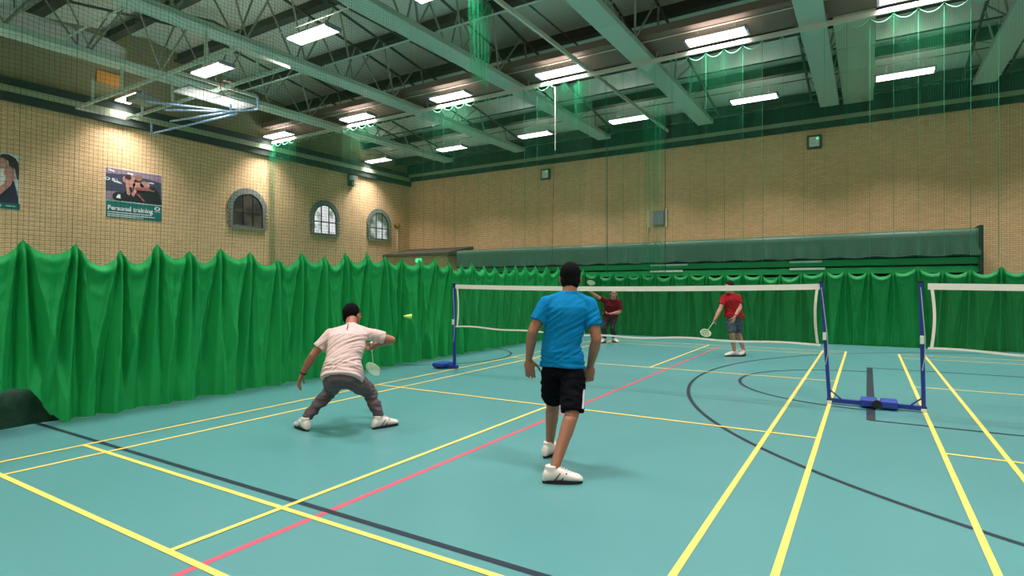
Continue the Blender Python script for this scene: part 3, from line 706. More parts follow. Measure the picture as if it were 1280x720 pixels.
# ------------------------------------------------------------------ folded basketball goal, upper left
t = thing('basketball_goal', 'basketball goal folded up on a steel frame under the roof at upper left', 'basketball goal', (0, 0, 0))
Z = 7.75
for y in (.45, 2.0): obj('frame_rail', beam(B(), (-19.8, y, Z), (-10.5, y, Z), .07, .09), M['steel'], t)
for x in (-19.8, -13.5, -10.5):
    obj('cross_bar', beam(B(), (x, .42, Z), (x, 3.05 if x == -13.5 else 2.05, Z), .08, .08), M['rail'], t)
for x in (-18.6, -16.6, -11.9):
    for y in (.45, 2.0): obj('drop_post', beam(B(), (x, y, Z), (x, y, 8.5 if x > -19 else 8.2), .07, .07), M['steel'], t)
obj('backboard', box(B(), -14.55, -13.65, .95, 3.15, 7.50, 7.54, .008), M['board'], t)
obj('backboard_edge', path_tube(B(), [(-14.57, .93, 7.52), (-13.63, .93, 7.52), (-13.63, 3.17, 7.52), (-14.57, 3.17, 7.52)], .03, 6, True), M['steel_web'], t)
obj('hoop', path_tube(B(), [(-13.25 , 1.9 + .23 * math.cos(a), 7.62 + .23 * math.sin(a)) for a in [2 * PI * i / 24 for i in range(24)]], .012, 6, True), M['hoop'], t)
bm = B()
for i in range(12):
    a = 2 * PI * i / 12; b_ = a + PI / 12
    tube(bm, (-13.25, 1.9 + .23 * math.cos(a), 7.62 + .23 * math.sin(a)), (-12.9, 1.9 + .12 * math.cos(b_), 7.60 + .12 * math.sin(b_)), .005, n=4)
obj('hoop_net', bm, M['white'], t)
for p0, p1 in (((-18.4, 2.2, 7.05), (-14.3, 2.9, 7.28)), ((-18.4, 2.2, 7.05), (-18.4, 2.2, 7.45)), ((-17.3, 2.3, 7.35), (-14.2, 2.75, 7.3)), ((-16.2, 1.0, 7.5), (-14.4, 2.6, 7.3)), ((-16.3, 1.6, 7.4), (-14.4, 2.6, 7.28)), ((-14.4, 2.6, 7.28), (-13.5, 3.1, 7.34)), ((-13.5, 3.1, 7.34), (-13.5, 3.1, 7.75)), ((-14.2, 2.6, 7.3), (-14.2, 2.6, 7.5))):
    obj('support_arm', tube(B(), p0, p1, .035, n=8), M['bluew'], t)
obj('winch', box(B(), -17.6, -16.9, 1.0, 1.7, 7.72, 7.9, .02), M['steel_web'], t)

# ------------------------------------------------------------------ badminton nets and posts
def bad_net(x0, x1, zl, zr, lab, botw):
    t = thing('badminton_net', lab, 'net', (0, 0, 0), 'badminton nets')
    L = x1 - x0; n = 120; s = np.linspace(0, 1, n)[None]; v = np.linspace(0, 1, 20)[:, None]
    top = zl + (zr - zl) * s - .035 * 4 * s * (1 - s)
    bot = top - .76 + botw * np.sin(s * 11) * .012 + .012 * np.sin(s * 29)
    Zz = top * (1 - v) + bot * v
    Yy = .0 + .01 * np.sin(s * 17) * v
    UV = np.stack([s * L + 0 * v, 0 * s + v * .76], -1)
    me = grid_mesh('netting', np.stack([x0 + s * L + 0 * v, Yy, Zz], -1), UV); link('netting', me, M['badnet'], t)
    def strip(name, pts, w, vertical=False):
        bm = B(); path = [V(p) for p in pts]; pr = None; th_ = .0025 if vertical else (.0045 if w > .05 else .0035)
        for i, p in enumerate(path):
            q = V((w / 2, 0, 0)) if vertical else V((0, 0, w / 2))
            r4 = [bm.verts.new(p + q + V((0, -th_, 0))), bm.verts.new(p - q + V((0, -th_, 0))), bm.verts.new(p - q + V((0, th_, 0))), bm.verts.new(p + q + V((0, th_, 0)))]
            if pr:
                for k_ in range(4): bm.faces.new((pr[k_], pr[(k_ + 1) % 4], r4[(k_ + 1) % 4], r4[k_]))
            else: bm.faces.new(r4)
            pr = r4
        bm.faces.new(list(reversed(pr))); obj(name, bm, M['tape'], t)
    xs = np.linspace(0, 1, n)
    strip('top_tape', [(x0 + a * L, 0, float(top[0, i]) - .02) for i, a in enumerate(xs)], .075)
    strip('bottom_tape', [(x0 + a * L, float(Yy[-1, i]), float(bot[0, i])) for i, a in enumerate(xs)], .026)
    for xx, q in ((x0 + .035, 1), (x1 - .035, -1)):
        i = 0 if q == 1 else -1
        strip('side_tape', [(xx + q * .03 * math.sin(a * 3.1), 0, float(top[0, i]) - a * .76) for a in np.linspace(0, 1, 12)], .032, True)
    return t
bad_net(-3.03, 2.93, 1.545, 1.53, 'badminton net with white tape across the court in play', 1)
bad_net(4.06, 10.0, 1.53, 1.54, 'badminton net of the neighbouring court, cut off at the right edge', -1)
def post_parts(t, x, lean, m='post'):
    obj('upright', beam(B(), (x, 0, .02), (x + lean, 0, 1.56), .042, .042), M['post'], t)
    obj('top_cap', box(B(), x + lean - .026, x + lean + .026, -.026, .026, 1.555, 1.585, .005), M['rubber'], t)
    s = -1 if x < 3.5 and x > 0 else 1
    obj('cord_cleat', box(B(), x + lean * .6 - .02, x + lean * .6 + .02, -.05, -.025, .82, .92, .005), M['white'], t)
    obj('tension_cord', path_tube(B(), [(x + lean, -.03, 1.5), (x + lean * .6 + .03, -.035, .88), (x + lean * .4 + .02, -.035, .66), (x + lean * .5, -.03, .5)], .006, 5), M['cord_blue'], t)
t = thing('net_post', 'single blue net post on a wheeled base beside the left curtain', 'net post', (0, 0, 0))
post_parts(t, -3.06, 0.0)
obj('base_bar', box(B(), -3.52, -2.99, -.045, .045, .012, .07, .01), M['post'], t)
bm = box(B(), -3.46, -3.2, -.17, .17, .03, .10, .015); obj('base_weight', bm, M['post_w'], t)
for x in (-3.56, -3.02): obj('wheel', rings(B(), [((x, -.02, .03), V((.03, 0, 0)), V((0, 0, .03))), ((x, .02, .03), V((.03, 0, 0)), V((0, 0, .03)))], 14), M['white'], t)
t = thing('net_post_stand', 'blue stand carrying two net posts between the two courts', 'net post', (0, 0, 0))
post_parts(t, 3.03, -.09); post_parts(t, 4.02, -.03)
obj('base_bar', beam(B(), (3.0, 0, .045), (4.05, 0, .045), .06, .05), M['post'], t)
for x0 in (3.37, 3.58):
    bm = box(B(), x0, x0 + .18, -.13, .13, .02, .11, .015); obj('base_weight', bm, M['post_w'], t)
obj('wheel', rings(B(), [((3.545, -.16, .07), V((.05, 0, 0)), V((0, 0, .05))), ((3.545, -.12, .07), V((.05, 0, 0)), V((0, 0, .05)))], 18), M['rubber'], t)
for x, s in ((3.03, 1), (4.02, -1)):
    obj('brace', tube(B(), (x, 0, .18), (x + s * .14, 0, .06), .010, n=6), M['post'], t); obj('foot_cap', box(B(), x - .03, x + .03, -.035, .035, 0, .045, .008), M['white'], t)
t = thing('net_post', 'single blue net post at the far right end of the neighbouring net', 'net post', (0, 0, 0))
post_parts(t, 10.06, 0.0)
obj('base_bar', box(B(), 9.99, 10.5, -.045, .045, .012, .07, .01), M['post'], t)

# ------------------------------------------------------------------ people
def hand(bm, w, d, palm, side, curl=.5, sc=1.0, thumb_up=1):
    """w wrist, d pointing direction, palm normal, side = towards the thumb"""
    w = V(w); d = V(d).normalized(); n = (V(palm) - d * V(palm).dot(d)).normalized(); s = d.cross(n).normalized()
    if s.dot(V(side)) < 0: s = -s
    pc = w + d * .048 * sc
    ellipsoid(bm, pc, s * .043 * sc, n * .017 * sc, d * .056 * sc, 16, 10)
    capsule(bm, w - d * .01, w + d * .03, .026 * sc, .028 * sc, 12, .75, n)
    for k, (off, ln) in enumerate(((.030, .072), (.010, .080), (-.011, .074), (-.030, .058))):
        p = w + d * .088 * sc + s * off * sc; dd = (d + s * off * 1.5).normalized(); c = curl * (1 + .12 * k)
        r = .0099 * sc
        for seg in range(3):
            L = ln * sc * (.45, .32, .23)[seg]; ang = c * (.5, .9, .6)[seg]
            dd = (dd * math.cos(ang) + n * math.sin(ang)).normalized(); q = p + dd * L
            nn = n; n_ = (n * math.cos(ang) - d * math.sin(ang))
            capsule(bm, p, q, r, r * .9, 8); p = q; r *= .92
    p = w + d * .03 * sc + s * .032 * sc; dd = (s * .75 + d * .75 + n * .25).normalized()
    for L, r in ((.038, .0125), (.030, .010), (.024, .009)):
        q = p + dd * L * sc; capsule(bm, p, q, r * sc, r * .9 * sc, 8); p = q; dd = (dd + d * .35 + n * .35 * curl - s * .15).normalized()
    return w + d * .085 * sc

def person(nm, J, label, F, head_f, skin, hairm, top, bottom, bot_kind, shoe_dirs, sc=1.0, vox=.0065, hands=None, head_up=None, lod=1.0, sleeve=.62, hem=.10, fold=1.0, socks=None, hairlen=1.0, hs_=1.07, girth=1.0, hemk=(.9, .9), bodyleg=1.0, hsz=1.12):
    """F facing direction of the body; hands: dict side -> (dir, palm, thumb side, curl)"""
    root = thing('person', label, 'person', (J['pelvis'][0], J['pelvis'][1], 0)); base = V((J['pelvis'][0], J['pelvis'][1], 0))
    J = {k_: V(v_) - base for k_, v_ in J.items()}
    F = V(F).normalized()
    sh = (J['shR'] - J['shL']).normalized(); hp = (J['hipR'] - J['hipL']).normalized()
    spine = (J['neck'] - J['pelvis']).normalized()
    def fr(side):  # front axis
        f = spine.cross(side); f = f if f.dot(F) > 0 else -f
        return (f - side * f.dot(side)).normalized()
    fc, fh = fr(sh), fr(hp)
    mid = lambda a, b, t_: a * (1 - t_) + b * t_
    shm = (J['shL'] + J['shR']) / 2
    hipm = (J['hipL'] + J['hipR']) / 2
    W = (J['shR'] - J['shL']).length / 2
    def torso(g, upto=1.0, down=None):
        rs = []
        P_ = [J['pelvis'] - spine * .09, J['pelvis'], mid(J['pelvis'], J['waist'], .55), J['waist'], mid(J['waist'], J['chest'], .5), J['chest'], mid(J['chest'], shm, .6), shm + spine * .02, mid(shm, J['neck'], .6) + spine * .015]
        Wd = [.12, .165, .160, .145, .150, .165, W * .95, W * .78, .080]
        Dp = [.085, .115, .112, .100, .104, .112, .108, .085, .062]
        for i, (p, w_, d_) in enumerate(zip(P_, Wd, Dp)):
            t_ = i / (len(P_) - 1); a = (hp * (1 - t_) + sh * t_).normalized(); f = (fh * (1 - t_) + fc * t_).normalized()
            gg = girth if i < 6 else 1 + (girth - 1) * .3
            rs.append((p, a * (w_ * sc * gg + g), f * (d_ * sc * gg + g)))
        return rs
    # ---- body
    bm = B(); rings(bm, torso(0), 28)
    capsule(bm, J['shL'] - spine * .012, J['shR'] - spine * .012, .050 * sc, .050 * sc)
    for q in 'LR': capsule(bm, mid(shm, J['neck'], .75), J['sh' + q] + spine * .002, .048 * sc, .044 * sc)
    hd = J['head']; hf = V(head_f).normalized(); hu = V(head_up).normalized() if head_up else V((0, 0, 1)); hs = hf.cross(hu).normalized(); hu = hs.cross(hf)
    k = hs_ * sc
    capsule(bm, mid(shm, J['neck'], .5), mid(J['neck'], hd, .5) - hf * .012, .064 * sc, .056 * k, 18)
    ellipsoid(bm, hd + hu * .025 * k - hf * .012, hs * .074 * k, hf * .094 * k, hu * .088 * k, 24, 14)
    ellipsoid(bm, hd - hu * .045 * k + hf * .030 * k, hs * .057 * k, hf * .062 * k, hu * .068 * k, 20, 12)
    ellipsoid(bm, hd - hu * .092 * k + hf * .062 * k, hs * .024 * k, hf * .020 * k, hu * .018 * k, 12, 8)
    ellipsoid(bm, hd - hu * .022 * k + hf * .096 * k, hs * .012 * k, hf * .018 * k, hu * .022 * k, 12, 8)
    ellipsoid(bm, hd - hu * .035 * k + hf * .104 * k, hs * .016 * k, hf * .012 * k, hu * .009 * k, 12, 8)
    ellipsoid(bm, hd + hu * .020 * k + hf * .080 * k, hs * .050 * k, hf * .012 * k, hu * .010 * k, 14, 8)
    for s_ in (-1, 1):
        ellipsoid(bm, hd - hu * .012 * k + hs * s_ * .079 * k - hf * .005 * k, hs * .010 * k, hf * .018 * k, hu * .031 * k, 12, 8)
        ellipsoid(bm, hd - hu * .030 * k + hs * s_ * .040 * k + hf * .066 * k, hs * .020 * k, hf * .018 * k, hu * .018 * k, 12, 8)
    for q in 'LR':
        a, e, w_ = J['sh' + q], J['el' + q], J['wr' + q]
        capsule(bm, a, mid(a, e, .5), .051 * sc, .053 * sc); capsule(bm, mid(a, e, .45), e, .053 * sc, .042 * sc)
        capsule(bm, e, mid(e, w_, .35), .042 * sc, .046 * sc); capsule(bm, mid(e, w_, .3), w_, .046 * sc, .029 * sc)
        d, pn, sd, cu = hands[q]; hand(bm, w_, d, pn, sd, cu, sc * hsz)
        h_, k_, an = J['hip' + q], J['kn' + q], J['an' + q]; bl = sc * bodyleg
        capsule(bm, h_, mid(h_, k_, .5), .088 * bl, .077 * bl); capsule(bm, mid(h_, k_, .45), k_, .077 * bl, .058 * bl)
        bk = -fh * (.016 if bodyleg == 1 else 0)
        capsule(bm, k_, mid(k_, an, .35), .057 * bl, .056 * bl); capsule(bm, mid(k_, an, .12) + bk, mid(k_, an, .72) + bk * .2, .055 * bl, .041 * bl)
        capsule(bm, mid(k_, an, .35), an, .053 * bl, .037 * bl)
        fd = V(shoe_dirs[q]).normalized(); capsule(bm, an - V((0, 0, .05)), an - V((0, 0, .06)) + fd * .10, .030, .022)
    me = fuse(bm, vox, 4)
    link('body', me, skin, root)
    # ---- hair
    bm = B(); ellipsoid(bm, hd + hu * .034 * k - hf * .020 * k, hs * .082 * k, hf * .098 * k, hu * .093 * k, 24, 14)
    ellipsoid(bm, hd - hu * .020 * hairlen * k - hf * .044 * k, hs * .075 * k, hf * .066 * k, hu * .082 * k * hairlen, 20, 12)
    me = fuse(bm, .006, 3, lambda c: .003 * math.sin(c.x * 210) * math.sin(c.y * 190) * math.sin(c.z * 230))
    # keep the face free
    bm = bmesh.new(); bm.from_mesh(me); cut = hd + hu * .064 * k + hf * .060 * k
    bmesh.ops.bisect_plane(bm, geom=bm.verts[:] + bm.edges[:] + bm.faces[:], plane_co=cut, plane_no=(hf * .72 - hu * .62).normalized(), clear_outer=True)
    bmesh.ops.holes_fill(bm, edges=[e_ for e_ in bm.edges if e_.is_boundary]); bm.to_mesh(me); bm.free(); me.shade_smooth()
    link('hair', me, hairm, root)
    # ---- face
    for s_ in (-1, 1):
        bm = B(); c = hd + hu * .001 * k + hs * s_ * .031 * k + hf * .083 * k; ellipsoid(bm, c, hs * .014 * k, hf * .008 * k, hu * .006 * k, 12, 8); e_ = obj('eye', bm, M['eye_white'], root, True)
        bm = B(); ellipsoid(bm, c + hf * .005 * k, hs * .006 * k, hf * .0045 * k, hu * .006 * k, 10, 8); obj('pupil', bm, M['eye'], e_, True)
        bm = B(); ellipsoid(bm, hd + hu * .024 * k + hs * s_ * .032 * k + hf * .088 * k, hs * .020 * k, hf * .007 * k, hu * .0045 * k, 12, 8); obj('eyebrow', bm, hairm, root, True)
    bm = B(); ellipsoid(bm, hd - hu * .062 * k + hf * .090 * k, hs * .024 * k, hf * .008 * k, hu * .008 * k, 14, 8); obj('mouth', bm, M['lip'], root, True)
    # ---- shirt
    bm = B(); rs = torso(.016)[:]
    hemc = J['pelvis'] - spine * (hem - .09 + .0)
    rs = [(hemc, hp * (.170 * sc * girth + .027), fh * (.124 * sc * girth + .024)), (J['pelvis'] + spine * .01, hp * (.168 * sc * girth + .026), fh * (.120 * sc * girth + .022))] + rs[2:-1] + [(J['neck'] - spine * .012, sh * .074, fc * .070), (J['neck'] + spine * .006, sh * .066, fc * .064)]
    rings(bm, rs, 32)
    capsule(bm, J['shL'] - spine * .014, J['shR'] - spine * .014, .062 * sc, .062 * sc)
    for q in 'LR': capsule(bm, mid(shm, J['neck'], .72), J['sh' + q] - spine * .002, .059 * sc, .059 * sc)
    for q in 'LR':
        a, e = J['sh' + q], J['el' + q]; en = mid(a, e, sleeve); d_ = (e - a).normalized(); x_, y_ = frame_of(d_); capsule(bm, a, mid(a, en, .35), .064 * sc, .066 * sc)
        pts = [(mid(a, en, -.1), .060), (mid(a, en, .3), .067), (mid(a, en, .7), .068), (en, .070)]
        rings(bm, [(p, x_ * r_ * sc, y_ * r_ * sc) for p, r_ in pts], 20)
    ax1 = (spine * .75 + sh * .65).normalized(); ax2 = (spine * .8 - sh * .6).normalized()
    def folds(c):
        c0 = c - J['pelvis']; h = c0.dot(spine); u = c0.dot(sh)
        p_ = V((c0.dot(ax2) * 26, c0.dot(ax1) * 4.0, c0.dot(fc) * 5)); n1 = mnoise.noise(p_); n2 = mnoise.noise(V((h * 24, u * 5, c0.dot(fc) * 6 + 9)))
        f = .013 * (1 - abs(n1) * 3.0) * (.25 + .75 * math.exp(-((h - .25) / .17) ** 2)) * (.4 + .6 * abs(mnoise.noise(c0 * 5)) * 2)
        f += .011 * (1 - abs(n2) * 3.0) * math.exp(-((h - .04) / .08) ** 2)
        return max(-.004, min(.013, f)) * fold
    me = fuse(bm, .0070, 4, folds); link('shirt', me, top, root)
    # ---- trousers / shorts
    bm = B(); tp = torso(.010)
    wz = mid(J['pelvis'], J['waist'], .35)
    rings(bm, [(J['pelvis'] - spine * .10, hp * .135 * sc, fh * .10 * sc), (J['pelvis'] - spine * .04, hp * .168 * sc, fh * .118 * sc), (J['pelvis'], hp * .172 * sc, fh * .122 * sc), (wz, hp * .162 * sc, fh * .115 * sc)], 28)
    for q in 'LR':
        h_, k_, an = J['hip' + q], J['kn' + q], J['an' + q]
        if bot_kind == 'shorts':
            en = mid(h_, k_, hemk[0 if q == 'L' else 1]); d_ = (k_ - h_).normalized(); x_, y_ = frame_of(d_)
            rings(bm, [(mid(h_, k_, -.12), x_ * .085 * sc, y_ * .085 * sc), (mid(h_, k_, .15), x_ * .101 * sc, y_ * .101 * sc), (mid(h_, k_, .5), x_ * .096 * sc, y_ * .096 * sc), (en, x_ * .090 * sc, y_ * .090 * sc)], 22)
        else:
            capsule(bm, h_, mid(h_, k_, .5), .100 * sc, .090 * sc); capsule(bm, mid(h_, k_, .45), k_, .090 * sc, .070 * sc)
            capsule(bm, k_, mid(k_, an, .5), .070 * sc, .062 * sc); d_ = (an - k_).normalized(); x_, y_ = frame_of(d_)
            rings(bm, [(mid(k_, an, .4), x_ * .064 * sc, y_ * .064 * sc), (mid(k_, an, .75), x_ * .055 * sc, y_ * .055 * sc), (mid(k_, an, .95), x_ * .044 * sc, y_ * .044 * sc)], 18)
    def pf(c): return (.012 * (1 - 3 * abs(mnoise.noise(V((c.x * 8 + c.z * 6, c.y * 8, c.z * 17)))))) * fold * .8 + .002
    me = fuse(bm, .008, 4, pf); link('shorts' if bot_kind == 'shorts' else 'trousers', me, bottom, root)
    # ---- shoes
    for q in 'LR':
        an = J['an' + q]; fd = V(shoe_dirs[q]); fd.z = 0; fd.normalize(); sd = V((-fd.y, fd.x, 0)); z0 = 0.0
        g = V((an.x, an.y, z0)); lift = max(0.0, an.z - .115)
        g = g + V((0, 0, lift)); up = V((0, 0, 1))
        bm = B(); rs = []; sz = 1.08 * sc
        for t_, w_, h_ in ((-.085, .022, .05), (-.074, .034, .090), (-.035, .040, .118), (.015, .040, .122), (.055, .044, .104), (.10, .049, .080), (.145, .049, .064), (.18, .040, .052), (.205, .018, .030)):
            rs.append((g + fd * t_ * sz + up * (.014 + h_ / 2 * sc), sd * w_ * sz, up * h_ / 2 * sc))
        rings(bm, rs, 20); x_ = V((1, 0, 0))
        rings(bm, [(g + up * .08 - fd * .018, fd * .056 * sc, sd * .042 * sc), (g + up * .138 - fd * .022, fd * .050 * sc, sd * .042 * sc)], 18)
        so = link('shoe', fuse(bm, .005, 3), M['shoe'], root)
        bm = B(); out = []
        for i in range(28):
            a = 2 * PI * i / 28; c = math.cos(a); t_ = .064 + .158 * c; w_ = (.042 + .011 * c) * math.sin(a) * (1 if abs(c) < .9 else .9)
            out.append(g + fd * t_ * sc + sd * w_ * 1.08 * sc)
        lo_ = [bm.verts.new(p) for p in out]; hi_ = [bm.verts.new(p + up * .026) for p in out]
        bm.faces.new(lo_); bm.faces.new(list(reversed(hi_)))
        for i in range(28): bm.faces.new((lo_[i], lo_[(i + 1) % 28], hi_[(i + 1) % 28], hi_[i]))
        obj('sole', bm, M['sole'], so)
        bm = B()
        for k_ in range(4): tube(bm, g + fd * (.06 + .02 * k_) + up * (.122 - .011 * k_) * sc - sd * .024, g + fd * (.06 + .02 * k_) + up * (.122 - .011 * k_) * sc + sd * .024, .004, n=6)
        obj('laces', bm, M['stripe'], so)
        bm = B()
        for s_ in (-1, 1): 
            for k_ in (0, 1): tube(bm, g + fd * (.0 + .05 * k_) + up * .03 + sd * s_ * .044, g + fd * (.045 + .05 * k_) + up * .088 + sd * s_ * .041, .005, n=6)
        obj('side_stripe', bm, M['trim_dark'], so)
        if socks:
            k_ = J['kn' + q]; d_ = (k_ - an).normalized(); x_, y_ = frame_of(d_)
            bm = B(); rings(bm, [(an - d_ * .03, x_ * .040 * sc, y_ * .040 * sc), (an + d_ * .05, x_ * .037 * sc, y_ * .037 * sc), (an + d_ * socks, x_ * .043 * sc, y_ * .043 * sc)], 18)
            obj('sock', bm, M['sock_b'], root, True)
    return root, J, base, dict(sh=sh, hp=hp, fc=fc, fh=fh, spine=spine)

JB = dict(head=(1.271, -3.983, 1.601), neck=(1.300, -4.050, 1.482), chest=(1.286, -4.093, 1.299), waist=(1.256, -4.124, 1.043), pelvis=(1.257, -4.113, 0.866),
    shL=(1.128, -4.156, 1.385), shR=(1.458, -3.996, 1.375), elL=(1.050, -4.259, 1.144), elR=(1.538, -4.043, 1.09), wrL=(0.966, -4.176, 0.902), wrR=(1.429, -3.924, 0.849),
    hipL=(1.174, -4.129, 0.808), hipR=(1.354, -4.112, 0.806), knL=(1.109, -4.007, 0.472), knR=(1.418, -4.262, 0.494), anL=(1.016, -3.89, 0.115), anR=(1.374, -4.49, 0.112))
blue, j, base, ax = person('blue', JB, 'person in a turquoise T-shirt and black shorts walking away towards the net', (-.44, .9, 0), (-.42, .9, -.05), M['skin'], M['hair'], M['tee_blue'], M['shorts_black'], 'shorts',
    dict(L=(.15, 1, 0), R=(.86, .52, 0)), hands=dict(L=((.06, .08, -1), (-.5, .85, .1), (.85, .5, 0), .42), R=((-.12, .02, -1), (-.5, .85, .1), (-.85, -.5, 0), .75)), fold=1.0, hem=.11, vox=.0052, hemk=(.80, .93), hs_=1.10, hairlen=1.12)
# stripe panels and under-short on the black shorts
side = ax['hp']; d_ = (j['knR'] - j['hipR']).normalized()
bm = B(); p0 = j['hipR'] + d_ * .14 + side * .101; p1 = j['hipR'] + d_ * .30 + side * .093
beam(bm, p0, p1, .012, .045); obj('white_side_stripe', bm, M['stripe'], blue)
# collar band
bm = B(); c = j['neck'] - ax['spine'] * .012; path_tube(bm, [c + ax['sh'] * .068 * math.cos(a) + ax['fc'] * .066 * math.sin(a) for a in [2 * PI * i / 28 for i in range(28)]], .007, 6, True); obj('collar', bm, M['tee_blue'], blue, True)

JW = dict(head=(-1.466, -3.932, 1.216), neck=(-1.363, -4.033, 1.104), chest=(-1.307, -4.152, 0.959), waist=(-1.211, -4.294, 0.749), pelvis=(-1.18, -4.334, 0.606),
    shL=(-1.5, -4.213, 1.015), shR=(-1.186, -3.96, 1.018), elL=(-1.602, -4.359, 0.8), elR=(-1.037, -3.754, 0.938), wrL=(-1.759, -4.376, 0.583), wrR=(-1.325, -3.690, 0.866),
    hipL=(-1.273, -4.368, 0.562), hipR=(-1.118, -4.26, 0.559), knL=(-1.663, -4.228, 0.353), knR=(-1.201, -3.87, 0.339), anL=(-1.67, -4.42, 0.112), anR=(-1.04, -3.94, 0.112))
JW['knL'] = (-1.58, -4.12, 0.40); JW['knR'] = (-1.16, -3.98, 0.40)
whitep, j, base, ax = person('white', JW, 'person in pale T-shirt and grey trousers crouching with legs wide apart', (-.63, .77, 0), (-.15, .98, .05), M['skin2'], M['hair'], M['tee_white'], M['trousers'], 'trousers',
    dict(L=(-.92, .25, 0), R=(.30, .95, 0)), hands=dict(L=((-.35, -.15, -.9), (.5, .3, .2), (-.3, .8, -.2), .5), R=((-.85, .0, -.2), (-.3, -.9, 0), (0, .1, 1), 1.3)), fold=1.1, hem=.13, sleeve=.66, vox=.0052, girth=1.13, bodyleg=.84, hs_=1.08)
bm = B(); q = j['chest'] * .35 + (j['shL'] + j['shR']) / 2 * .65 - ax['fc'] * .130; beam(bm, q, q + ax['spine'] * .075, .008, .010); obj('back_print', bm, M['trim_dark'], whitep)
bm = B(); c = j['wrL'] * .9 + j['elL'] * .1; a1, a2 = frame_of(j['wrL'] - j['elL']); path_tube(bm, [c + (a1 * math.cos(a) + a2 * math.sin(a)) * .031 for a in [2 * PI * i / 20 for i in range(20)]], .010, 6, True); obj('wristband', bm, M['sole'], whitep, True)

JM = dict(head=(-2.265, 5.851, 1.318), neck=(-2.312, 5.939, 1.167), chest=(-2.377, 5.957, 1.038), waist=(-2.405, 5.997, 0.843), pelvis=(-2.433, 6.038, 0.722),
    shR=(-2.495, 5.884, 1.115), shL=(-2.183, 6.059, 1.102), elR=(-2.632, 5.692, 1.214), elL=(-2.149, 5.98, 0.828), wrR=(-2.744, 5.52, 1.347), wrL=(-2.297, 5.773, 0.79),
    hipR=(-2.518, 5.998, 0.69), hipL=(-2.359, 6.078, 0.69), knR=(-2.52, 5.82, 0.404), knL=(-2.332, 5.95, 0.417), anR=(-2.55, 5.90, 0.115), anL=(-2.38, 6.15, 0.115))
mar, j, base, ax = person('maroon', JM, 'person in a maroon T-shirt raising a racket at the back of the far side', (.5, -.86, 0), (.5, -.86, -.1), M['skin3'], M['hair2'], M['tee_maroon'], M['trousers2'], 'trousers',
    dict(L=(.75, -.65, 0), R=(-.1, -1, 0)), hands=dict(L=((-.9, -.2, .0), (0, 0, 1), (.3, -.9, 0), .8), R=((-.3, -.2, .6), (.3, -.9, 0), (.8, .2, .3), 1.5)), sc=1.02, vox=.007, hem=.09, sleeve=.8, girth=1.08, bodyleg=.84, hs_=1.12)
bm = B(); c = j['wrL'] * .92 + j['elL'] * .08; a1, a2 = frame_of(j['wrL'] - j['elL']); path_tube(bm, [c + (a1 * math.cos(a) + a2 * math.sin(a)) * .031 for a in [2 * PI * i / 20 for i in range(20)]], .011, 6, True); obj('wristband', bm, M['tee_red'], mar, True)

JR = dict(head=(0.932, 4.425, 1.488), neck=(0.958, 4.499, 1.357), chest=(0.972, 4.507, 1.212), waist=(1.001, 4.524, 0.971), pelvis=(1.009, 4.528, 0.851),
    shR=(0.834, 4.421, 1.273), shL=(1.085, 4.571, 1.272), elR=(0.782, 4.271, 1.028), elL=(1.143, 4.483, 1.049), wrR=(0.718, 4.112, 0.838), wrL=(1.068, 4.312, 0.867),
    hipR=(0.947, 4.496, 0.817), hipL=(1.077, 4.564, 0.816), knR=(0.992, 4.398, 0.481), knL=(1.092, 4.595, 0.476), anR=(1.015, 4.529, 0.115), anL=(1.164, 4.75, 0.125))
red, j, base, ax = person('red', JR, 'person in a red T-shirt and grey shorts standing with racket lowered on the far side', (-.1, -1, 0), (-.62, -.78, -.12), M['skin3'], M['hair2'], M['tee_red'], M['shorts_grey'], 'shorts',
    dict(L=(-.2, -1, 0), R=(-.8, -.6, 0)), hands=dict(L=((-.2, -.3, -.8), (-.6, .3, 0), (-.5, -.8, 0), .7), R=((-.3, -.6, -.7), (.7, -.2, -.3), (-.3, -.6, .5), 1.4)), vox=.007, hem=.10, socks=.10, girth=1.12, hs_=1.08)
bm = B(); c = j['wrL'] * .9 + j['elL'] * .1; a1, a2 = frame_of(j['wrL'] - j['elL']); path_tube(bm, [c + (a1 * math.cos(a) + a2 * math.sin(a)) * .031 for a in [2 * PI * i / 20 for i in range(20)]], .009, 6, True); w_ = obj('wristwatch', bm, M['rubber'], red, True)

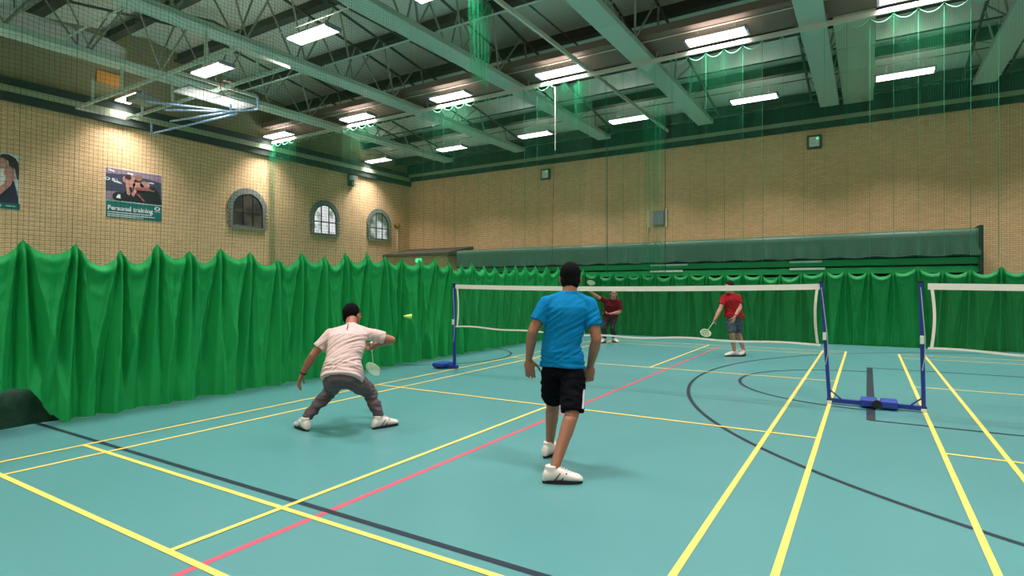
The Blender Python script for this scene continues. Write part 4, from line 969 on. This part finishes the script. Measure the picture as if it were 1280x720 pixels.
# ------------------------------------------------------------------ rackets and shuttle
def racket(grip, d, nrm, label):
    d = V(d).normalized(); n = (V(nrm) - d * V(nrm).dot(d)).normalized(); s = d.cross(n); g = V(grip)
    t = thing('badminton_racket', label, 'racket', g, 'badminton rackets')
    obj('grip', path_tube(B(), [-d * .07, -d * .06, d * .1], [.016, .0135, .012], 10), M['grip'], t, True)
    obj('shaft', tube(B(), d * .1, d * .36, .0045, n=8), M['racket'], t, True)
    c = d * .48
    obj('head_frame', path_tube(B(), [c + d * .125 * math.cos(a) + s * .10 * math.sin(a) for a in [2 * PI * i / 40 for i in range(40)]], .006, 8, True), M['racket'], t, True)
    bm = B()
    for i in range(-9, 10):
        x = i * .01; q = math.sqrt(max(0, 1 - (x / .1) ** 2)) * .125; tube(bm, c + s * x - d * q, c + s * x + d * q, .0011, n=4)
    for i in range(-11, 12):
        x = i * .011; q = math.sqrt(max(0, 1 - (x / .125) ** 2)) * .10; tube(bm, c + d * x - s * q, c + d * x + s * q, .0011, n=4)
    obj('strings', bm, M['string'], t); return t
racket((-1.405, -3.70, .845), (-.50, .55, -.66), (.45, -.85, .2), 'badminton racket hanging from the hand of the player in the pale T-shirt')
racket((-2.77, 5.48, 1.405), (.40, -.80, .42), (.3, -.2, 1), 'badminton racket raised by the player in maroon')
racket((.695, 4.06, .765), (-.15, -.88, -.44), (.5, -.2, 1), 'badminton racket held low by the player in red')
t = thing('shuttlecock', 'yellow-green shuttlecock in flight in front of the left curtain', 'shuttlecock', (-1.476, -3.02, 1.15)); t.rotation_euler = (.3, .2, 1.15)
bm = B(); rings(bm, [((-.03, 0, 0), V((0, .013, 0)), V((0, 0, .013))), ((.045, 0, .012), V((0, .034, 0)), V((0, 0, .034)))], 18, caps=False); obj('skirt', bm, M['shuttle'], t, True)
obj('cork', ellipsoid(B(), (-.035, 0, 0), V((0, .013, 0)), V((0, 0, .013)), V((.016, 0, 0)), 14, 8), M['shuttle'], t, True)

# ------------------------------------------------------------------ world + camera
w = bpy.data.worlds.new('world'); S.world = w; w.use_nodes = True
w.node_tree.nodes['Background'].inputs[0].default_value = (.5, .55, .6, 1); w.node_tree.nodes['Background'].inputs[1].default_value = .3
cam = bpy.data.cameras.new('camera'); co = bpy.data.objects.new('camera', cam); COL.objects.link(co)
cam.sensor_width = 36; cam.lens = 36 * 714.57 / 1280
rt = V((0.84928525, 0.52792214, -0.00357599)); up = V((9.61855520e-04, 5.22624946e-03, 9.99985880e-01)); fw = V((-0.52793337, 0.84927669, -0.00393079))
mw = Matrix((( rt.x, up.x, -fw.x, 3.4461), (rt.y, up.y, -fw.y, -8.4363), (rt.z, up.z, -fw.z, 1.5358), (0, 0, 0, 1)))
co.matrix_world = mw; cam.clip_end = 200
S.camera = co
S.view_settings.view_transform = 'Standard'; S.view_settings.look = 'None'; S.view_settings.gamma = 1; S.view_settings.use_curve_mapping = False
S.view_settings.exposure = 0.08
S.cycles.max_bounces = 8; S.cycles.transparent_max_bounces = 24; S.cycles.use_denoising = True
